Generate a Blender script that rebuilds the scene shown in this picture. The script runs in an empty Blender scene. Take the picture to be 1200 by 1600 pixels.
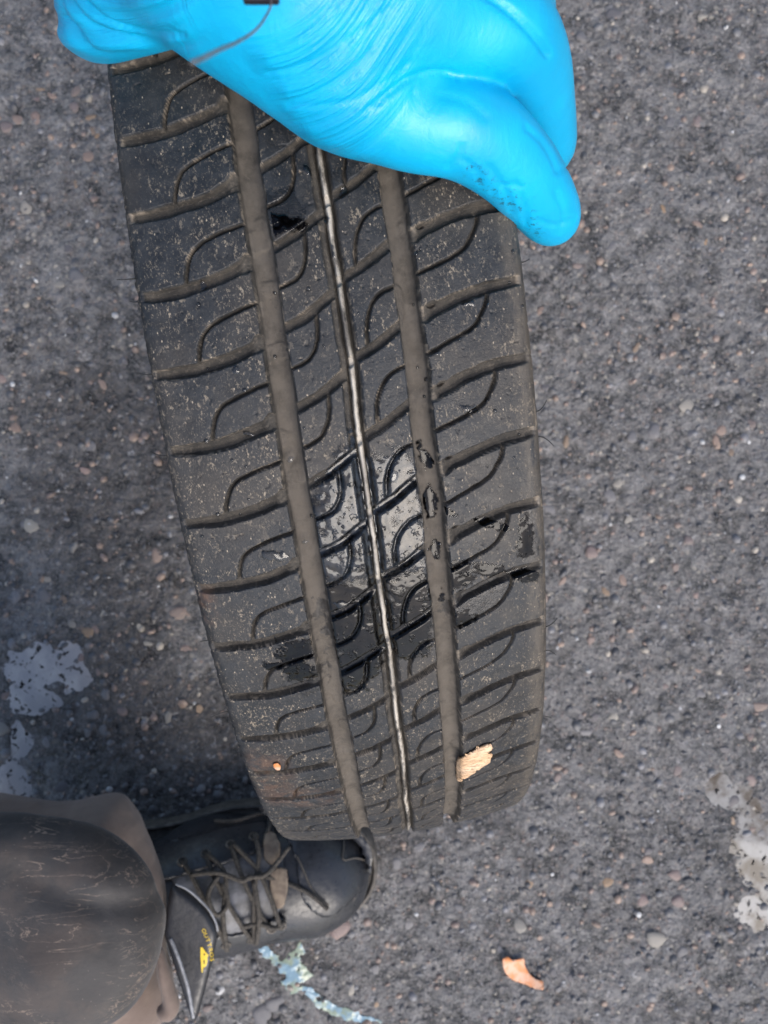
import bpy, math, random
import numpy as np
from mathutils import Vector, Matrix
from mathutils.bvhtree import BVHTree
random.seed(7); rng = np.random.default_rng(11)
SC = bpy.context.scene; COL = SC.collection
# ------------------------------------------------------------------ camera
F = 1391.2; H = 0.858                      # focal length in photo pixels (1600 high), camera height
cam = bpy.data.objects.new('camera', bpy.data.cameras.new('camera')); COL.objects.link(cam)
cam.location = (0, 0, H); cam.data.sensor_fit = 'VERTICAL'; cam.data.sensor_height = 36; cam.data.sensor_width = 27
cam.data.lens = 36*F/1600; cam.data.clip_start = .01; cam.data.clip_end = 200
cam.data.dof.use_dof = True; cam.data.dof.focus_distance = .325; cam.data.dof.aperture_fstop = 21
SC.camera = cam
# ------------------------------------------------------------------ light
SUN = Vector((.30, -.60, .74)).normalized()
world = bpy.data.worlds.new('World'); SC.world = world; world.use_nodes = True
wn = world.node_tree; bg = wn.nodes['Background']; sky = wn.nodes.new('ShaderNodeTexSky')
sky.sky_type = 'NISHITA'; sky.sun_disc = False
sky.sun_elevation = math.asin(SUN.z); sky.sun_rotation = math.atan2(SUN.x, SUN.y)
sky.air_density = 1.0; sky.dust_density = 3.0; sky.ozone_density = 1.0
wn.links.new(sky.outputs[0], bg.inputs[0]); bg.inputs[1].default_value = .15
sl = bpy.data.lights.new('sun', 'SUN'); sl.energy = 1.5; sl.angle = math.radians(36); sl.color = (1, .955, .90)
so = bpy.data.objects.new('sun', sl); COL.objects.link(so); so.rotation_euler = SUN.to_track_quat('Z', 'Y').to_euler(); so.location = (0, 0, 3)
SC.view_settings.view_transform = 'Standard'; SC.view_settings.look = 'None'
SC.view_settings.exposure = 0.74; SC.view_settings.gamma = 1
SC.cycles.max_bounces = 8; SC.cycles.transparent_max_bounces = 12

def at(x, y, d):                            # point seen at photo pixel (x, y) at depth d
    return np.array([(x-600)/F*d, (800-y)/F*d, H-d])
def px(P):
    d = H-P[..., 2]; return 600+F*P[..., 0]/d, 800-F*P[..., 1]/d
# ------------------------------------------------------------------ numpy noise
def _h(ix, iy, iz, seed):
    n = (ix.astype(np.int64)*374761393+iy.astype(np.int64)*668265263+iz.astype(np.int64)*2147483647+seed*144665) & 0xffffffff
    n = ((n ^ (n >> 13))*1274126177) & 0xffffffff
    n = ((n ^ (n >> 15))*2246822519) & 0xffffffff
    return ((n ^ (n >> 16)) & 0xffffff)/float(0xffffff)
def noise(x, y, z=0.0, seed=0):             # value noise -1..1
    x, y, z = np.broadcast_arrays(np.asarray(x, float), np.asarray(y, float), np.asarray(z, float))
    ix, iy, iz = np.floor(x), np.floor(y), np.floor(z)
    fx, fy, fz = x-ix, y-iy, z-iz
    fx, fy, fz = [f*f*(3-2*f) for f in (fx, fy, fz)]
    r = 0
    for a in (0, 1):
        for b in (0, 1):
            for c in (0, 1):
                w = (fx if a else 1-fx)*(fy if b else 1-fy)*(fz if c else 1-fz)
                r = r+w*_h(ix+a, iy+b, iz+c, seed)
    return r*2-1
def noise2(x, y, seed=0):
    x, y = np.broadcast_arrays(np.asarray(x, float), np.asarray(y, float))
    ix, iy = np.floor(x), np.floor(y); fx, fy = x-ix, y-iy
    fx = fx*fx*(3-2*fx); fy = fy*fy*(3-2*fy); z = np.zeros_like(ix); r = 0
    for a in (0, 1):
        for b in (0, 1):
            r = r+(fx if a else 1-fx)*(fy if b else 1-fy)*_h(ix+a, iy+b, z, seed)
    return r*2-1
def fbm2(x, y, o=4, seed=0):
    r = 0; a = 1; t = 0
    for i in range(o):
        r = r+a*noise2(x*2**i+i*17.3, y*2**i-i*9.1, seed+i); t += a; a *= .5
    return r/t
def ss(a, b, x):
    t = np.clip((x-a)/(b-a), 0, 1); return t*t*(3-2*t)
# ------------------------------------------------------------------ mesh helpers
def link(name, me, mat=None, parent=None):
    o = bpy.data.objects.new(name, me); COL.objects.link(o)
    if mat is not None and not me.materials: me.materials.append(mat)
    if parent is not None: o.parent = parent
    return o
def mesh(name, V, Fc, smooth=True, attrs=None):
    V = np.asarray(V, np.float32); Fc = np.asarray(Fc, np.int32); k = Fc.shape[1]
    me = bpy.data.meshes.new(name); me.vertices.add(len(V)); me.vertices.foreach_set('co', V.ravel())
    me.loops.add(Fc.size); me.loops.foreach_set('vertex_index', Fc.ravel())
    me.polygons.add(len(Fc)); me.polygons.foreach_set('loop_start', np.arange(0, Fc.size, k, dtype=np.int32))
    me.polygons.foreach_set('loop_total', np.full(len(Fc), k, np.int32))
    me.polygons.foreach_set('use_smooth', np.full(len(Fc), smooth))
    me.update(calc_edges=True)
    for n, a in (attrs or {}).items():
        a = np.asarray(a, np.float32)
        if a.ndim == 1: me.attributes.new(n, 'FLOAT', 'POINT').data.foreach_set('value', a)
        else: me.attributes.new(n, 'FLOAT_COLOR', 'POINT').data.foreach_set('color', a.ravel())
    return me
def tag(o, label=None, cat=None, group=None, kind=None):
    for k, v in (('label', label), ('category', cat), ('group', group), ('kind', kind)):
        if v: o[k] = v
    return o
def empty(name, loc=(0, 0, 0)):
    o = bpy.data.objects.new(name, None); COL.objects.link(o); o.location = loc; o.empty_display_size = .02; return o
def gridfaces(nr, nc, wrap=False):
    r = np.arange(nr if wrap else nr-1); c = np.arange(nc-1)
    R_, C_ = np.meshgrid(r, c, indexing='ij'); a = R_*nc+C_; b = ((R_+1) % nr)*nc+C_
    return np.stack([a, b, b+1, a+1], -1).reshape(-1, 4)
def surface_nets(Fv, lo, step):
    s = Fv < 0; nx, ny, nz = Fv.shape
    acc = np.zeros((nx-1, ny-1, nz-1, 3), np.float32); cnt = np.zeros((nx-1, ny-1, nz-1), np.float32)
    sl_ = lambda a, o: a[o[0]:o[0]+nx-1, o[1]:o[1]+ny-1, o[2]:o[2]+nz-1]
    for ax in range(3):
        for p in (0, 1):
            for q in (0, 1):
                o0 = [0, 0, 0]; oth = [i for i in range(3) if i != ax]; o0[oth[0]] = p; o0[oth[1]] = q
                o1 = list(o0); o1[ax] = 1
                A, B = sl_(Fv, o0), sl_(Fv, o1); m = (A < 0) != (B < 0)
                t = np.where(m, A/np.where(A == B, 1, A-B), 0)
                for i in range(3): acc[..., i] += m*(o0[i]+(t if i == ax else 0))
                cnt += m
    idx = np.argwhere(cnt > 0); n = len(idx); ids = -np.ones(cnt.shape, np.int64); ids[tuple(idx.T)] = np.arange(n)
    V = (idx+acc[tuple(idx.T)]/cnt[tuple(idx.T)][:, None])*step+np.asarray(lo)
    Q = []
    for ax in range(3):
        o1 = [0, 0, 0]; o1[ax] = 1
        A = s[:nx-o1[0], :ny-o1[1], :nz-o1[2]]; B = s[o1[0]:, o1[1]:, o1[2]:]
        e = np.argwhere(A != B); b, c = [(1, 2), (2, 0), (0, 1)][ax]
        ok = (e[:, b] > 0) & (e[:, c] > 0) & (e[:, b] < Fv.shape[b]-1) & (e[:, c] < Fv.shape[c]-1); e = e[ok]
        def cell(db, dc):
            q = e.copy(); q[:, b] -= db; q[:, c] -= dc; return ids[tuple(q.T)]
        q = np.stack([cell(1, 1), cell(0, 1), cell(0, 0), cell(1, 0)], -1)
        fl = ~A[tuple(e.T)]; q[fl] = q[fl][:, ::-1]; Q.append(q)
    Q = np.concatenate(Q); Q = Q[(Q >= 0).all(1)]
    return V, Q
def sdf_mesh(name, fn, lo, hi, step, post=None):
    lo = np.array(lo, float); hi = np.array(hi, float); n = np.ceil((hi-lo)/step).astype(int)+1
    g = np.meshgrid(*[lo[i]+np.arange(n[i])*step for i in range(3)], indexing='ij')
    P = np.stack(g, -1).astype(np.float32); D = fn(P).astype(np.float32)
    for ax in range(3):                                   # close the border
        for k in (0, -1):
            sli = [slice(None)]*3; sli[ax] = k; D[tuple(sli)] = np.maximum(D[tuple(sli)], step*.3)
    V, Q = surface_nets(D, lo, step)
    return V, Q
def cone(P, a, b, ra, rb):
    a = np.asarray(a, np.float32); b = np.asarray(b, np.float32); ba = b-a; pa = P-a
    h = np.clip((pa@ba)/max(1e-9, ba@ba), 0, 1); return np.linalg.norm(pa-h[..., None]*ba, axis=-1)-(ra+(rb-ra)*h)
def ell(P, c, r, R=None):
    q = P-np.asarray(c, np.float32)
    if R is not None: q = q@np.asarray(R, np.float32)
    r = np.asarray(r, np.float32); k0 = np.linalg.norm(q/r, axis=-1); k1 = np.linalg.norm(q/(r*r), axis=-1)
    return k0*(k0-1)/np.maximum(k1, 1e-6)
def smin(a, b, k):
    h = np.clip(.5+.5*(b-a)/k, 0, 1); return b*(1-h)+a*h-k*h*(1-h)
def vnormals(V, Q):
    n = np.cross(V[Q[:, 2]]-V[Q[:, 0]], V[Q[:, 3]]-V[Q[:, 1]]); N = np.zeros_like(V)
    for i in range(4): np.add.at(N, Q[:, i], n)
    return N/np.maximum(np.linalg.norm(N, axis=1, keepdims=True), 1e-12)
def relax(V, Q, it=2, f=.5):
    for _ in range(it):
        S = np.zeros_like(V); c = np.zeros(len(V))
        for i in range(4):
            j = (i+1) % 4; np.add.at(S, Q[:, i], V[Q[:, j]]); np.add.at(S, Q[:, j], V[Q[:, i]])
            np.add.at(c, Q[:, i], 1); np.add.at(c, Q[:, j], 1)
        V = V*(1-f)+f*S/c[:, None]
    return V
def poly_d(X, Y, pts, closed=True):                       # distance (negative inside if closed)
    pts = np.asarray(pts, float); n = len(pts); d = np.full(np.shape(X), 1e9); ins = np.zeros(np.shape(X), bool)
    for i in range(n if closed else n-1):
        a = pts[i]; b = pts[(i+1) % n]; e = b-a
        h = np.clip(((X-a[0])*e[0]+(Y-a[1])*e[1])/max(e@e, 1e-12), 0, 1)
        d = np.minimum(d, np.hypot(X-a[0]-h*e[0], Y-a[1]-h*e[1]))
        if closed:
            c = ((a[1] > Y) != (b[1] > Y)); xi = a[0]+(Y-a[1])*(e[0])/(e[1] if abs(e[1]) > 1e-9 else 1e-9)
            ins ^= c & (X < xi)
    return np.where(ins, -d, d) if closed else d
def smoothline(pts, n=8, closed=False):                    # Catmull-Rom
    P = np.asarray(pts, float); m = len(P); out = []
    g = (lambda i: P[i % m]) if closed else (lambda i: P[min(max(i, 0), m-1)])
    for i in range(m if closed else m-1):
        for t in np.arange(n)/n:
            a, b, c, d = g(i-1), g(i), g(i+1), g(i+2)
            out.append(.5*((2*b)+(c-a)*t+(2*a-5*b+4*c-d)*t*t+(3*b-a-3*c+d)*t**3))
    if not closed: out.append(P[-1])
    return np.array(out)
def tube(pts, r, seg=8, cap=True):
    P = np.asarray(pts, float); n = len(P); r = np.broadcast_to(np.asarray(r, float), (n,))
    T = np.gradient(P, axis=0); T /= np.linalg.norm(T, axis=1, keepdims=True)+1e-12
    up = np.array([0, 0, 1.]); V = []
    u = np.cross(T[0], up if abs(T[0]@up) < .95 else [1, 0, 0]); u /= np.linalg.norm(u)
    for i in range(n):
        u = u-T[i]*(u@T[i]); u /= np.linalg.norm(u)+1e-12; w = np.cross(T[i], u)
        for k in range(seg):
            a = 2*math.pi*k/seg; V.append(P[i]+r[i]*(math.cos(a)*u+math.sin(a)*w))
    Q = [[i*seg+k, i*seg+(k+1) % seg, (i+1)*seg+(k+1) % seg, (i+1)*seg+k] for i in range(n-1) for k in range(seg)]
    if cap:
        for base, c in ((0, P[0]), ((n-1)*seg, P[-1])):
            V.append(c); ci = len(V)-1
            for k in range(0, seg, 2):
                q = [base+k, base+(k+1) % seg, base+(k+2) % seg, ci]; Q.append(q if base else q[::-1])
    return np.array(V), np.array(Q)
def merge(parts):
    V = []; Q = []; o = 0
    for v, q in parts: V.append(v); Q.append(np.asarray(q)+o); o += len(v)
    return np.concatenate(V), np.concatenate(Q)
# ------------------------------------------------------------------ material helpers
def newmat(name):
    m = bpy.data.materials.new(name); m.use_nodes = True; nt = m.node_tree
    return m, nt, nt.nodes['Principled BSDF']
class NT:
    def __init__(s, nt): s.t = nt
    def n(s, typ, **kw):
        x = s.t.nodes.new(typ)
        for k, v in kw.items(): setattr(x, k, v)
        return x
    def put(s, sock, v):
        if isinstance(v, bpy.types.NodeSocket): s.t.links.new(v, sock)
        else: sock.default_value = v
    def math(s, op, a, b=0.0, clamp=False):
        x = s.n('ShaderNodeMath', operation=op, use_clamp=clamp); s.put(x.inputs[0], a); s.put(x.inputs[1], b); return x.outputs[0]
    def mix(s, f, a, b, bt='MIX'):
        x = s.n('ShaderNodeMix', data_type='RGBA', blend_type=bt); s.put(x.inputs[0], f); s.put(x.inputs[6], a); s.put(x.inputs[7], b); return x.outputs[2]
    def ramp(s, v, a, b, lo=0.0, hi=1.0):
        x = s.n('ShaderNodeMapRange', interpolation_type='SMOOTHSTEP'); s.put(x.inputs[0], v)
        for i, q in zip((1, 2, 3, 4), (a, b, lo, hi)): s.put(x.inputs[i], q)
        return x.outputs[0]
    def noise(s, vec, scale, detail=4, rough=.6, out=0, dist=0):
        x = s.n('ShaderNodeTexNoise'); s.put(x.inputs['Vector'], vec); x.inputs['Scale'].default_value = scale
        x.inputs['Detail'].default_value = detail; x.inputs['Roughness'].default_value = rough; x.inputs['Distortion'].default_value = dist; return x.outputs[out]
    def vor(s, vec, scale, feat='F1', out='Distance', rnd=1):
        x = s.n('ShaderNodeTexVoronoi', feature=feat); s.put(x.inputs['Vector'], vec); x.inputs['Scale'].default_value = scale
        x.inputs['Randomness'].default_value = rnd; return x.outputs[out]
    def attr(s, name, out='Fac'): return s.n('ShaderNodeAttribute', attribute_name=name).outputs[out]
    def obj(s): return s.n('ShaderNodeTexCoord').outputs['Object']
    def scale(s, vec, sc):
        x = s.n('ShaderNodeMapping'); s.put(x.inputs[0], vec); x.inputs['Scale'].default_value = sc; return x.outputs[0]
    def bump(s, h, strength, dist, nrm=None):
        x = s.n('ShaderNodeBump'); s.put(x.inputs['Height'], h); x.inputs['Strength'].default_value = strength; x.inputs['Distance'].default_value = dist
        if nrm: s.put(x.inputs['Normal'], nrm)
        return x.outputs[0]
def c4(r, g, b): return (r, g, b, 1)

def mat_rubber():
    m, nt, b = newmat('tread_rubber'); N = NT(nt); o = N.obj()
    dep = N.attr('dep'); pale = N.attr('pale'); edge = N.attr('edge'); wet = N.attr('wet'); uu = None
    big = N.noise(o, 28, 5, .6); mid = N.noise(o, 160, 5, .7); fine = N.noise(o, 1300, 3, .7)
    base = N.mix(N.ramp(mid, .35, .7), c4(.0105, .0125, .0155), c4(.0230, .0260, .0305))
    patch = N.ramp(N.noise(o, 42, 5, .7, dist=.6), .34, .70)
    base = N.mix(N.math('MULTIPLY', N.ramp(big, .40, .72), .6), base, c4(.048, .041, .034))
    so_ = N.scale(o, (1, .55, .55))
    g1 = N.ramp(N.noise(so_, 1500, 3, .7), .56, .68); g2 = N.ramp(N.noise(so_, 620, 4, .75), .57, .65); g3 = N.ramp(N.noise(o, 330, 5, .75), .60, .67)
    base = N.mix(N.math('MULTIPLY', g1, N.ramp(patch, 0, 1, .15, .8)), base, c4(.17, .145, .115))
    sk = N.math('MULTIPLY', N.math('MAXIMUM', g2, N.math('MULTIPLY', g3, .7)), N.ramp(patch, 0, 1, .15, .8))
    base = N.mix(sk, base, c4(.27, .225, .17))
    tiny = N.math('MULTIPLY', N.math('LESS_THAN', N.vor(so_, 520), .11), N.ramp(N.noise(o, 200, 3, .6), .45, .55)); base = N.mix(tiny, base, c4(.30, .25, .19))
    band = N.math('MULTIPLY', N.attr('band'), N.ramp(N.noise(N.scale(o, (1.6, .4, .4)), 260, 4, .7), .30, .55)); base = N.mix(N.math('MULTIPLY', band, .5), base, c4(.105, .088, .068))
    # grooves hold brown silt; the thin slits are painted dark as shade for depth
    silt = N.mix(N.ramp(mid, .3, .75), c4(.024, .022, .0195), c4(.070, .062, .052))
    silt = N.mix(N.math('MULTIPLY', N.ramp(N.noise(o, 700, 4, .75), .5, .7), .6), silt, c4(.12, .102, .082))
    silt = N.mix(N.math('MULTIPLY', N.ramp(dep, .8, 1.0), N.ramp(N.noise(o, 120, 4, .65), .3, .6, .35, 1)), silt, c4(.098, .086, .073))
    silt = N.mix(N.attr('deepm'), silt, c4(.014, .013, .012))  # not silt: thin slits painted dark as depth shade
    base = N.mix(N.ramp(dep, .06, .3), base, silt)
    lip = N.math('MULTIPLY', edge, N.ramp(N.noise(o, 240, 4, .7), .42, .6))
    base = N.mix(N.math('MULTIPLY', lip, .8), base, c4(.26, .215, .165))
    st = N.math('MULTIPLY', N.attr('rust'), N.ramp(N.noise(o, 110, 5, .7), .40, .6))
    base = N.mix(N.math('MULTIPLY', st, .7), base, c4(.14, .075, .045))
    pn = N.ramp(N.noise(N.scale(o, (1, .3, .3)), 260, 4, .7), .30, .55)
    base = N.mix(N.math('MULTIPLY', pale, pn), base, c4(.42, .385, .33))
    wn_ = N.ramp(N.math('ADD', wet, N.math('MULTIPLY', N.math('SUBTRACT', N.noise(o, 180, 4, .65), .5), 1.3)), .42, .55)
    base = N.mix(N.math('MULTIPLY', wn_, .7), base, c4(.010, .010, .011))
    fk = N.math('MULTIPLY', N.ramp(N.noise(o, 170, 6, .8), .665, .69), N.ramp(N.noise(o, 30, 3, .6), .42, .6))
    base = N.mix(fk, base, c4(.004, .004, .005))
    N.put(b.inputs['Base Color'], base)
    ro = N.ramp(mid, .3, .7, .42, .64); ro = N.math('ADD', ro, N.math('MULTIPLY', N.ramp(dep, .06, .3), .30))
    ro = N.math('SUBTRACT', ro, N.math('MULTIPLY', wn_, .30)); ro = N.math('SUBTRACT', ro, N.math('MULTIPLY', fk, .3)); N.put(b.inputs['Roughness'], ro)
    b.inputs['Specular IOR Level'].default_value = .36
    cr = N.ramp(N.vor(N.scale(o, (.6, 1.3, 1.3)), 300, 'DISTANCE_TO_EDGE'), 0, .03)
    hh = N.math('ADD', N.math('MULTIPLY', fine, .5), N.math('MULTIPLY', mid, 1.2)); hh = N.math('ADD', hh, N.math('MULTIPLY', cr, .10))
    hh = N.math('ADD', hh, N.math('MULTIPLY', sk, .5))
    N.put(b.inputs['Normal'], N.bump(hh, .7, .00035)); return m
def mat_plain(name, col, rough=.6, col2=None, sc=80, bump=.3, dist=.0005, spec=.5, metal=0):
    m, nt, b = newmat(name); N = NT(nt); o = N.obj(); n1 = N.noise(o, sc, 5, .65)
    N.put(b.inputs['Base Color'], N.mix(N.ramp(n1, .35, .65), c4(*col), c4(*(col2 or [v*1.5 for v in col]))))
    b.inputs['Roughness'].default_value = rough; b.inputs['Specular IOR Level'].default_value = spec; b.inputs['Metallic'].default_value = metal
    N.put(b.inputs['Normal'], N.bump(N.noise(o, sc*6, 4, .7), bump, dist)); return m
def mat_liquid(name, tint, clear, tint_mix=0.0, rough=.03, ior=1.33, bumps=.25, soft=False, bs=380, bd=.0006):
    m, nt, b = newmat(name); N = NT(nt); o = N.obj(); nt.nodes.remove(b)
    outn = [n for n in nt.nodes if n.type == 'OUTPUT_MATERIAL'][0]
    tr = N.n('ShaderNodeBsdfTransparent'); tr.inputs[0].default_value = c4(*clear)
    df = N.n('ShaderNodeBsdfDiffuse'); df.inputs[0].default_value = c4(*tint)
    mx = N.n('ShaderNodeMixShader')
    vf = N.ramp(N.noise(o, 260, 4, .6), .35, .6); N.put(mx.inputs[0], N.math('MULTIPLY', vf, tint_mix))
    nt.links.new(tr.outputs[0], mx.inputs[1]); nt.links.new(df.outputs[0], mx.inputs[2])
    gl = N.n('ShaderNodeBsdfGlossy'); gl.inputs['Roughness'].default_value = rough
    bm = N.bump(N.math('ADD', N.noise(o, bs, 2, .5), N.math('MULTIPLY', N.ramp(N.noise(o, bs*3.2, 2, .5), .60, .68), .35)), bumps, bd); N.put(gl.inputs['Normal'], bm)
    fr = N.n('ShaderNodeFresnel'); fr.inputs['IOR'].default_value = ior; N.put(fr.inputs['Normal'], bm)
    m2 = N.n('ShaderNodeMixShader'); nt.links.new(fr.outputs[0], m2.inputs[0])
    nt.links.new(mx.outputs[0], m2.inputs[1]); nt.links.new(gl.outputs[0], m2.inputs[2])
    if soft:
        m3 = N.n('ShaderNodeMixShader'); t2 = N.n('ShaderNodeBsdfTransparent'); k = N.math('ADD', N.attr('mk'), N.math('MULTIPLY', N.math('SUBTRACT', N.noise(o, 520, 5, .75), .5), 1.1))
        k = N.math('SUBTRACT', k, N.math('MULTIPLY', N.ramp(N.noise(o, 300, 4, .7), .58, .66), soft))
        N.put(m3.inputs[0], N.ramp(k, .02, .34)); nt.links.new(t2.outputs[0], m3.inputs[1]); nt.links.new(m2.outputs[0], m3.inputs[2]); nt.links.new(m3.outputs[0], outn.inputs[0])
    else: nt.links.new(m2.outputs[0], outn.inputs[0])
    return m
M = {}
M['rubber'] = mat_rubber()
M['sidewall'] = mat_plain('sidewall_rubber', (.018, .018, .020), .6, (.05, .046, .04), 60)
M['water'] = mat_liquid('water_sheet', (.045, .055, .07), (.13, .14, .16), .35, .06, 1.45, .55, 1.2, 130, .0013)  # blue-grey tint adds painted sky sheen to the film
M['oil'] = mat_liquid('black_wet_film', (.002, .002, .003), (.03, .03, .035), .6, .05, 1.33, .5, .5, 120, .0012)
M['water_dark_refl'] = mat_liquid('water_sheet_dark_refl', (.003, .003, .004), (.035, .036, .04), .4, .04, 1.38, .45, .9, 105, .0011)  # same film, darker copy: its dark reflection is put into the tint
M['bead'] = mat_liquid('water_bead', (.3, .3, .3), (.7, .72, .75), 0, .02, 1.5, 0)

# ================================================================== TYRE
R = .29; A_ = Vector((.98916, .14197, -.03741)); V_ = Vector((-.14207, .98986, 0)); W_ = A_.cross(V_)
TC = Vector((-.0312, .1003, H-.568))
TB = TC-W_*R
tyre = empty('tyre'); tyre.matrix_world = Matrix(((A_.x, V_.x, W_.x, TB.x), (A_.y, V_.y, W_.y, TB.y), (A_.z, V_.z, W_.z, TB.z), (0, 0, 0, 1)))
TM = tyre.matrix_world.copy(); TMi = TM.inverted()
tag(tyre, 'worn black rubber tyre standing upright on the asphalt, its dusty wet tread facing up', 'tyre')
NP = 72; PIT = 2*math.pi/NP
# rows: s = pitches counted down the tread
s_rows = np.concatenate([np.arange(-7, 15, 1/72), np.arange(15, 65, 1/10)])
# columns: arc-length parameter (mm) with crown radius and rounded shoulders
t_cols = np.concatenate([np.arange(-74, -60.01, .9), np.arange(-59.6, 60.1, .45), np.arange(60.4, 75, .9)])
RC = 350.; UE = 58.; rs = 5.0
def profile(t):
    a = np.abs(t); sg = np.sign(t); drop = a**2/(2*RC)
    al = np.clip((a-UE)/rs, 0, 1.45); te = UE/RC
    u = np.where(a < UE, a, UE+rs*(np.sin(te+al)-math.sin(te)))
    z = np.where(a < UE, -drop, -UE**2/(2*RC)-rs*(math.cos(te)-np.cos(te+al)))
    ex = np.clip(a-UE-1.45*rs, 0, None); u = u+ex*math.cos(te+1.45); z = z-ex*math.sin(te+1.45)
    return sg*u, z
uc, zc = profile(t_cols); e = .02; u1, z1 = profile(t_cols+e); u0, z0 = profile(t_cols-e)
tu = (u1-u0); tz = (z1-z0); ln = np.hypot(tu, tz); nu = -tz/ln; nz = tu/ln      # outward normal in (u, r)
S, T = np.meshgrid(s_rows, t_cols, indexing='ij')
PM = R*1000*PIT                                            # mm per pitch
wS = S+.012*noise2(S*PM/9, T/9, 3)+.006*noise2(S*PM/2.2, T/2.2, 4)
wT = T+.30*noise2(S*PM/9+50, T/9, 5)+.14*noise2(S*PM/1.8+50, T/1.8, 6)
def curve(pts):
    q = np.array(pts, float); q = q[np.argsort(q[:, 0])]; return q[:, 0], q[:, 1]
LAT = {'L': (1.79, curve([(-75, .20), (-62, .23), (-56, .25), (-47, .235), (-40, .195), (-34, .14), (-29, .075), (-22, 0), (-19, -.03)]), (-75, -21)),
       'CL': (1.36, curve([(-20, .36), (-17.4, .33), (-9.4, .20), (-1.3, 0), (2, -.07)]), (-20, -.5)),
       'CR': (2.17, curve([(0, .06), (3, 0), (11.5, -.165), (19.4, -.355), (22, -.41)]), (1, 22)),
       'R': (1.757, curve([(22, .06), (26.2, 0), (32.3, -.09), (38.5, -.18), (44.4, -.245), (50.3, -.29), (61, -.32), (75, -.33)]), (24, 75))}
SIP = {'L': (1.79, [(-22, -.51), (-24.4, -.475), (-31.9, -.40), (-38.8, -.305), (-42.4, -.20), (-44.2, -.06), (-45.3, .10), (-45.8, .22)]),
       'CL': (1.36, [(-6.2, .12), (-6.4, .25), (-6.7, .41), (-8.2, .60), (-11.2, .735), (-16.8, .815), (-19, .84)]),
       'CR': (3.17, [(21, -.88), (19.1, -.84), (15.9, -.80), (12.7, -.715), (10.1, -.566), (8.7, -.394), (8.4, -.25), (8.3, -.11)]),
       'R': (1.757, [(24, .50), (26.4, .475), (35.6, .337), (43, .205), (46.4, .042), (48.4, -.11), (49, -.26)])}
h = np.zeros_like(S); rib = np.zeros(S.shape, int); row = np.zeros(S.shape, int)
au = wT
rib[au < -20.6] = 0; rib[(au >= -20.6) & (au < 1.1)] = 1; rib[(au >= 1.1) & (au < 23)] = 2; rib[au >= 23] = 3
def groove(d, w, dp, soft=.45):                            # d distance to the middle line
    return -dp*(1-ss(w/2-soft, w/2+soft, np.abs(d)))
deepm = np.zeros_like(S)
for k, key in enumerate(['L', 'CL', 'CR', 'R']):
    s0, (cx, cy), rg = LAT[key]; sc_ = np.interp(wT, cx, cy)+s0
    sl2 = np.gradient(np.interp(t_cols, cx, cy))/np.gradient(t_cols)*PM
    cosn = 1/np.sqrt(1+sl2**2)[None, :]
    q = wS-sc_; q0 = q-np.round(q); d = q0*PM*cosn
    w = 3.7 if key in 'LR' else 2.9; w = w*(1+.10*noise2(S*1.7, T/7, 20+k))
    dp = 2.9 if key in 'LR' else 2.5
    if key == 'L':
        w = w+1.8*np.exp(-((wT+26)/1.6)**2); d = d+.7*np.exp(-((wT+26)/1.6)**2)
        w = w*(1-.15*ss(50, 60, -wT)); dp = dp*(1-.35*ss(52, 60, -wT))*(1-.45*np.exp(-((wT+27)/2.)**2))
    if key == 'R':
        w = w*(1-.12*ss(48, 60, wT)); dp = dp*(1-.40*ss(50, 60, wT))*(1-.6*np.exp(-((wT-28)/1.8)**2))
        w = w+1.3*np.exp(-((wT-28.5)/2.)**2)
    m = rib == k
    g = groove(d, w, dp, .32)+.35*dp*(1-ss(0, w/2, np.abs(d)))*0-.25*(1-ss(0, .6, np.abs(d-.3)))*(np.abs(d) < w/2)
    fade = 1-ss(59.3, 61.5, np.abs(T))
    h = np.where(m, np.minimum(h, g*fade), h)
    if key == 'R':
        sd = np.hypot((d+w/2-.1)/1., (wT-30.6)/1.7); h = np.where(m, h-1.6*(1-ss(.5, 1., sd)), h)
    row = np.where(m, np.floor(q).astype(int), row)
    # sipe
    s1, pts = SIP[key]; P = smoothline([(a, b*PM) for a, b in pts], 4); base = (wS-s1)
    dd = np.full(S.shape, 99.)
    for off in (-1, 0, 1):
        y = (base-np.round(base)+off)*PM
        dd = np.minimum(dd, poly_d(wT, y, P, False))
    wsip = .95 if key in 'LR' else .85
    h = np.where(m, np.minimum(h, groove(dd, wsip, 2.2, .32)), h)
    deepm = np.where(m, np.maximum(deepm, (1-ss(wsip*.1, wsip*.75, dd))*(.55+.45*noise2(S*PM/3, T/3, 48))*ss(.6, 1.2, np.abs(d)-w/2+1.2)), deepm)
# circumferential grooves
gl_ = wT+.25*noise2(S*.9, 0*T, 31)
deepm = np.where((gl_ > -24.6) & (gl_ < -17) | (gl_ > 19.4) & (gl_ < 26.8), 0, deepm)
def main_g(c, w, dp):
    d = gl_-c; x = np.clip(np.abs(d)/(w/2), 0, 1.3); return -dp*(1-ss(.90, 1.06, x))*(.62+.38*(1-np.minimum(x, 1)**2.2))
sc_n = noise2(S*PM/4, T/4, 40)
h = np.minimum(h, main_g(-20.8, 7.8, 5.8)+.16*sc_n*(np.abs(gl_+20.8) < 3.2)+.5*ss(.35, .6, noise2(S*PM/7, T/5, 47))*(np.abs(gl_+20.8) < 3.2))
h = np.minimum(h, main_g(23.1, 7.6, 5.8)+.16*sc_n*(np.abs(gl_-23.1) < 3.2)+.5*ss(.35, .6, noise2(S*PM/7, T/5, 46))*(np.abs(gl_-23.1) < 3.2))
cw = .35*noise2(S*1.3, 0*T, 33)
cc = gl_+cw
deepm = np.maximum(deepm*((cc < -1.7) | (cc > 4.6)), np.maximum(np.exp(-((cc-.8)/.28)**2), np.exp(-((cc-3.35)/.3)**2)))
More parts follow.
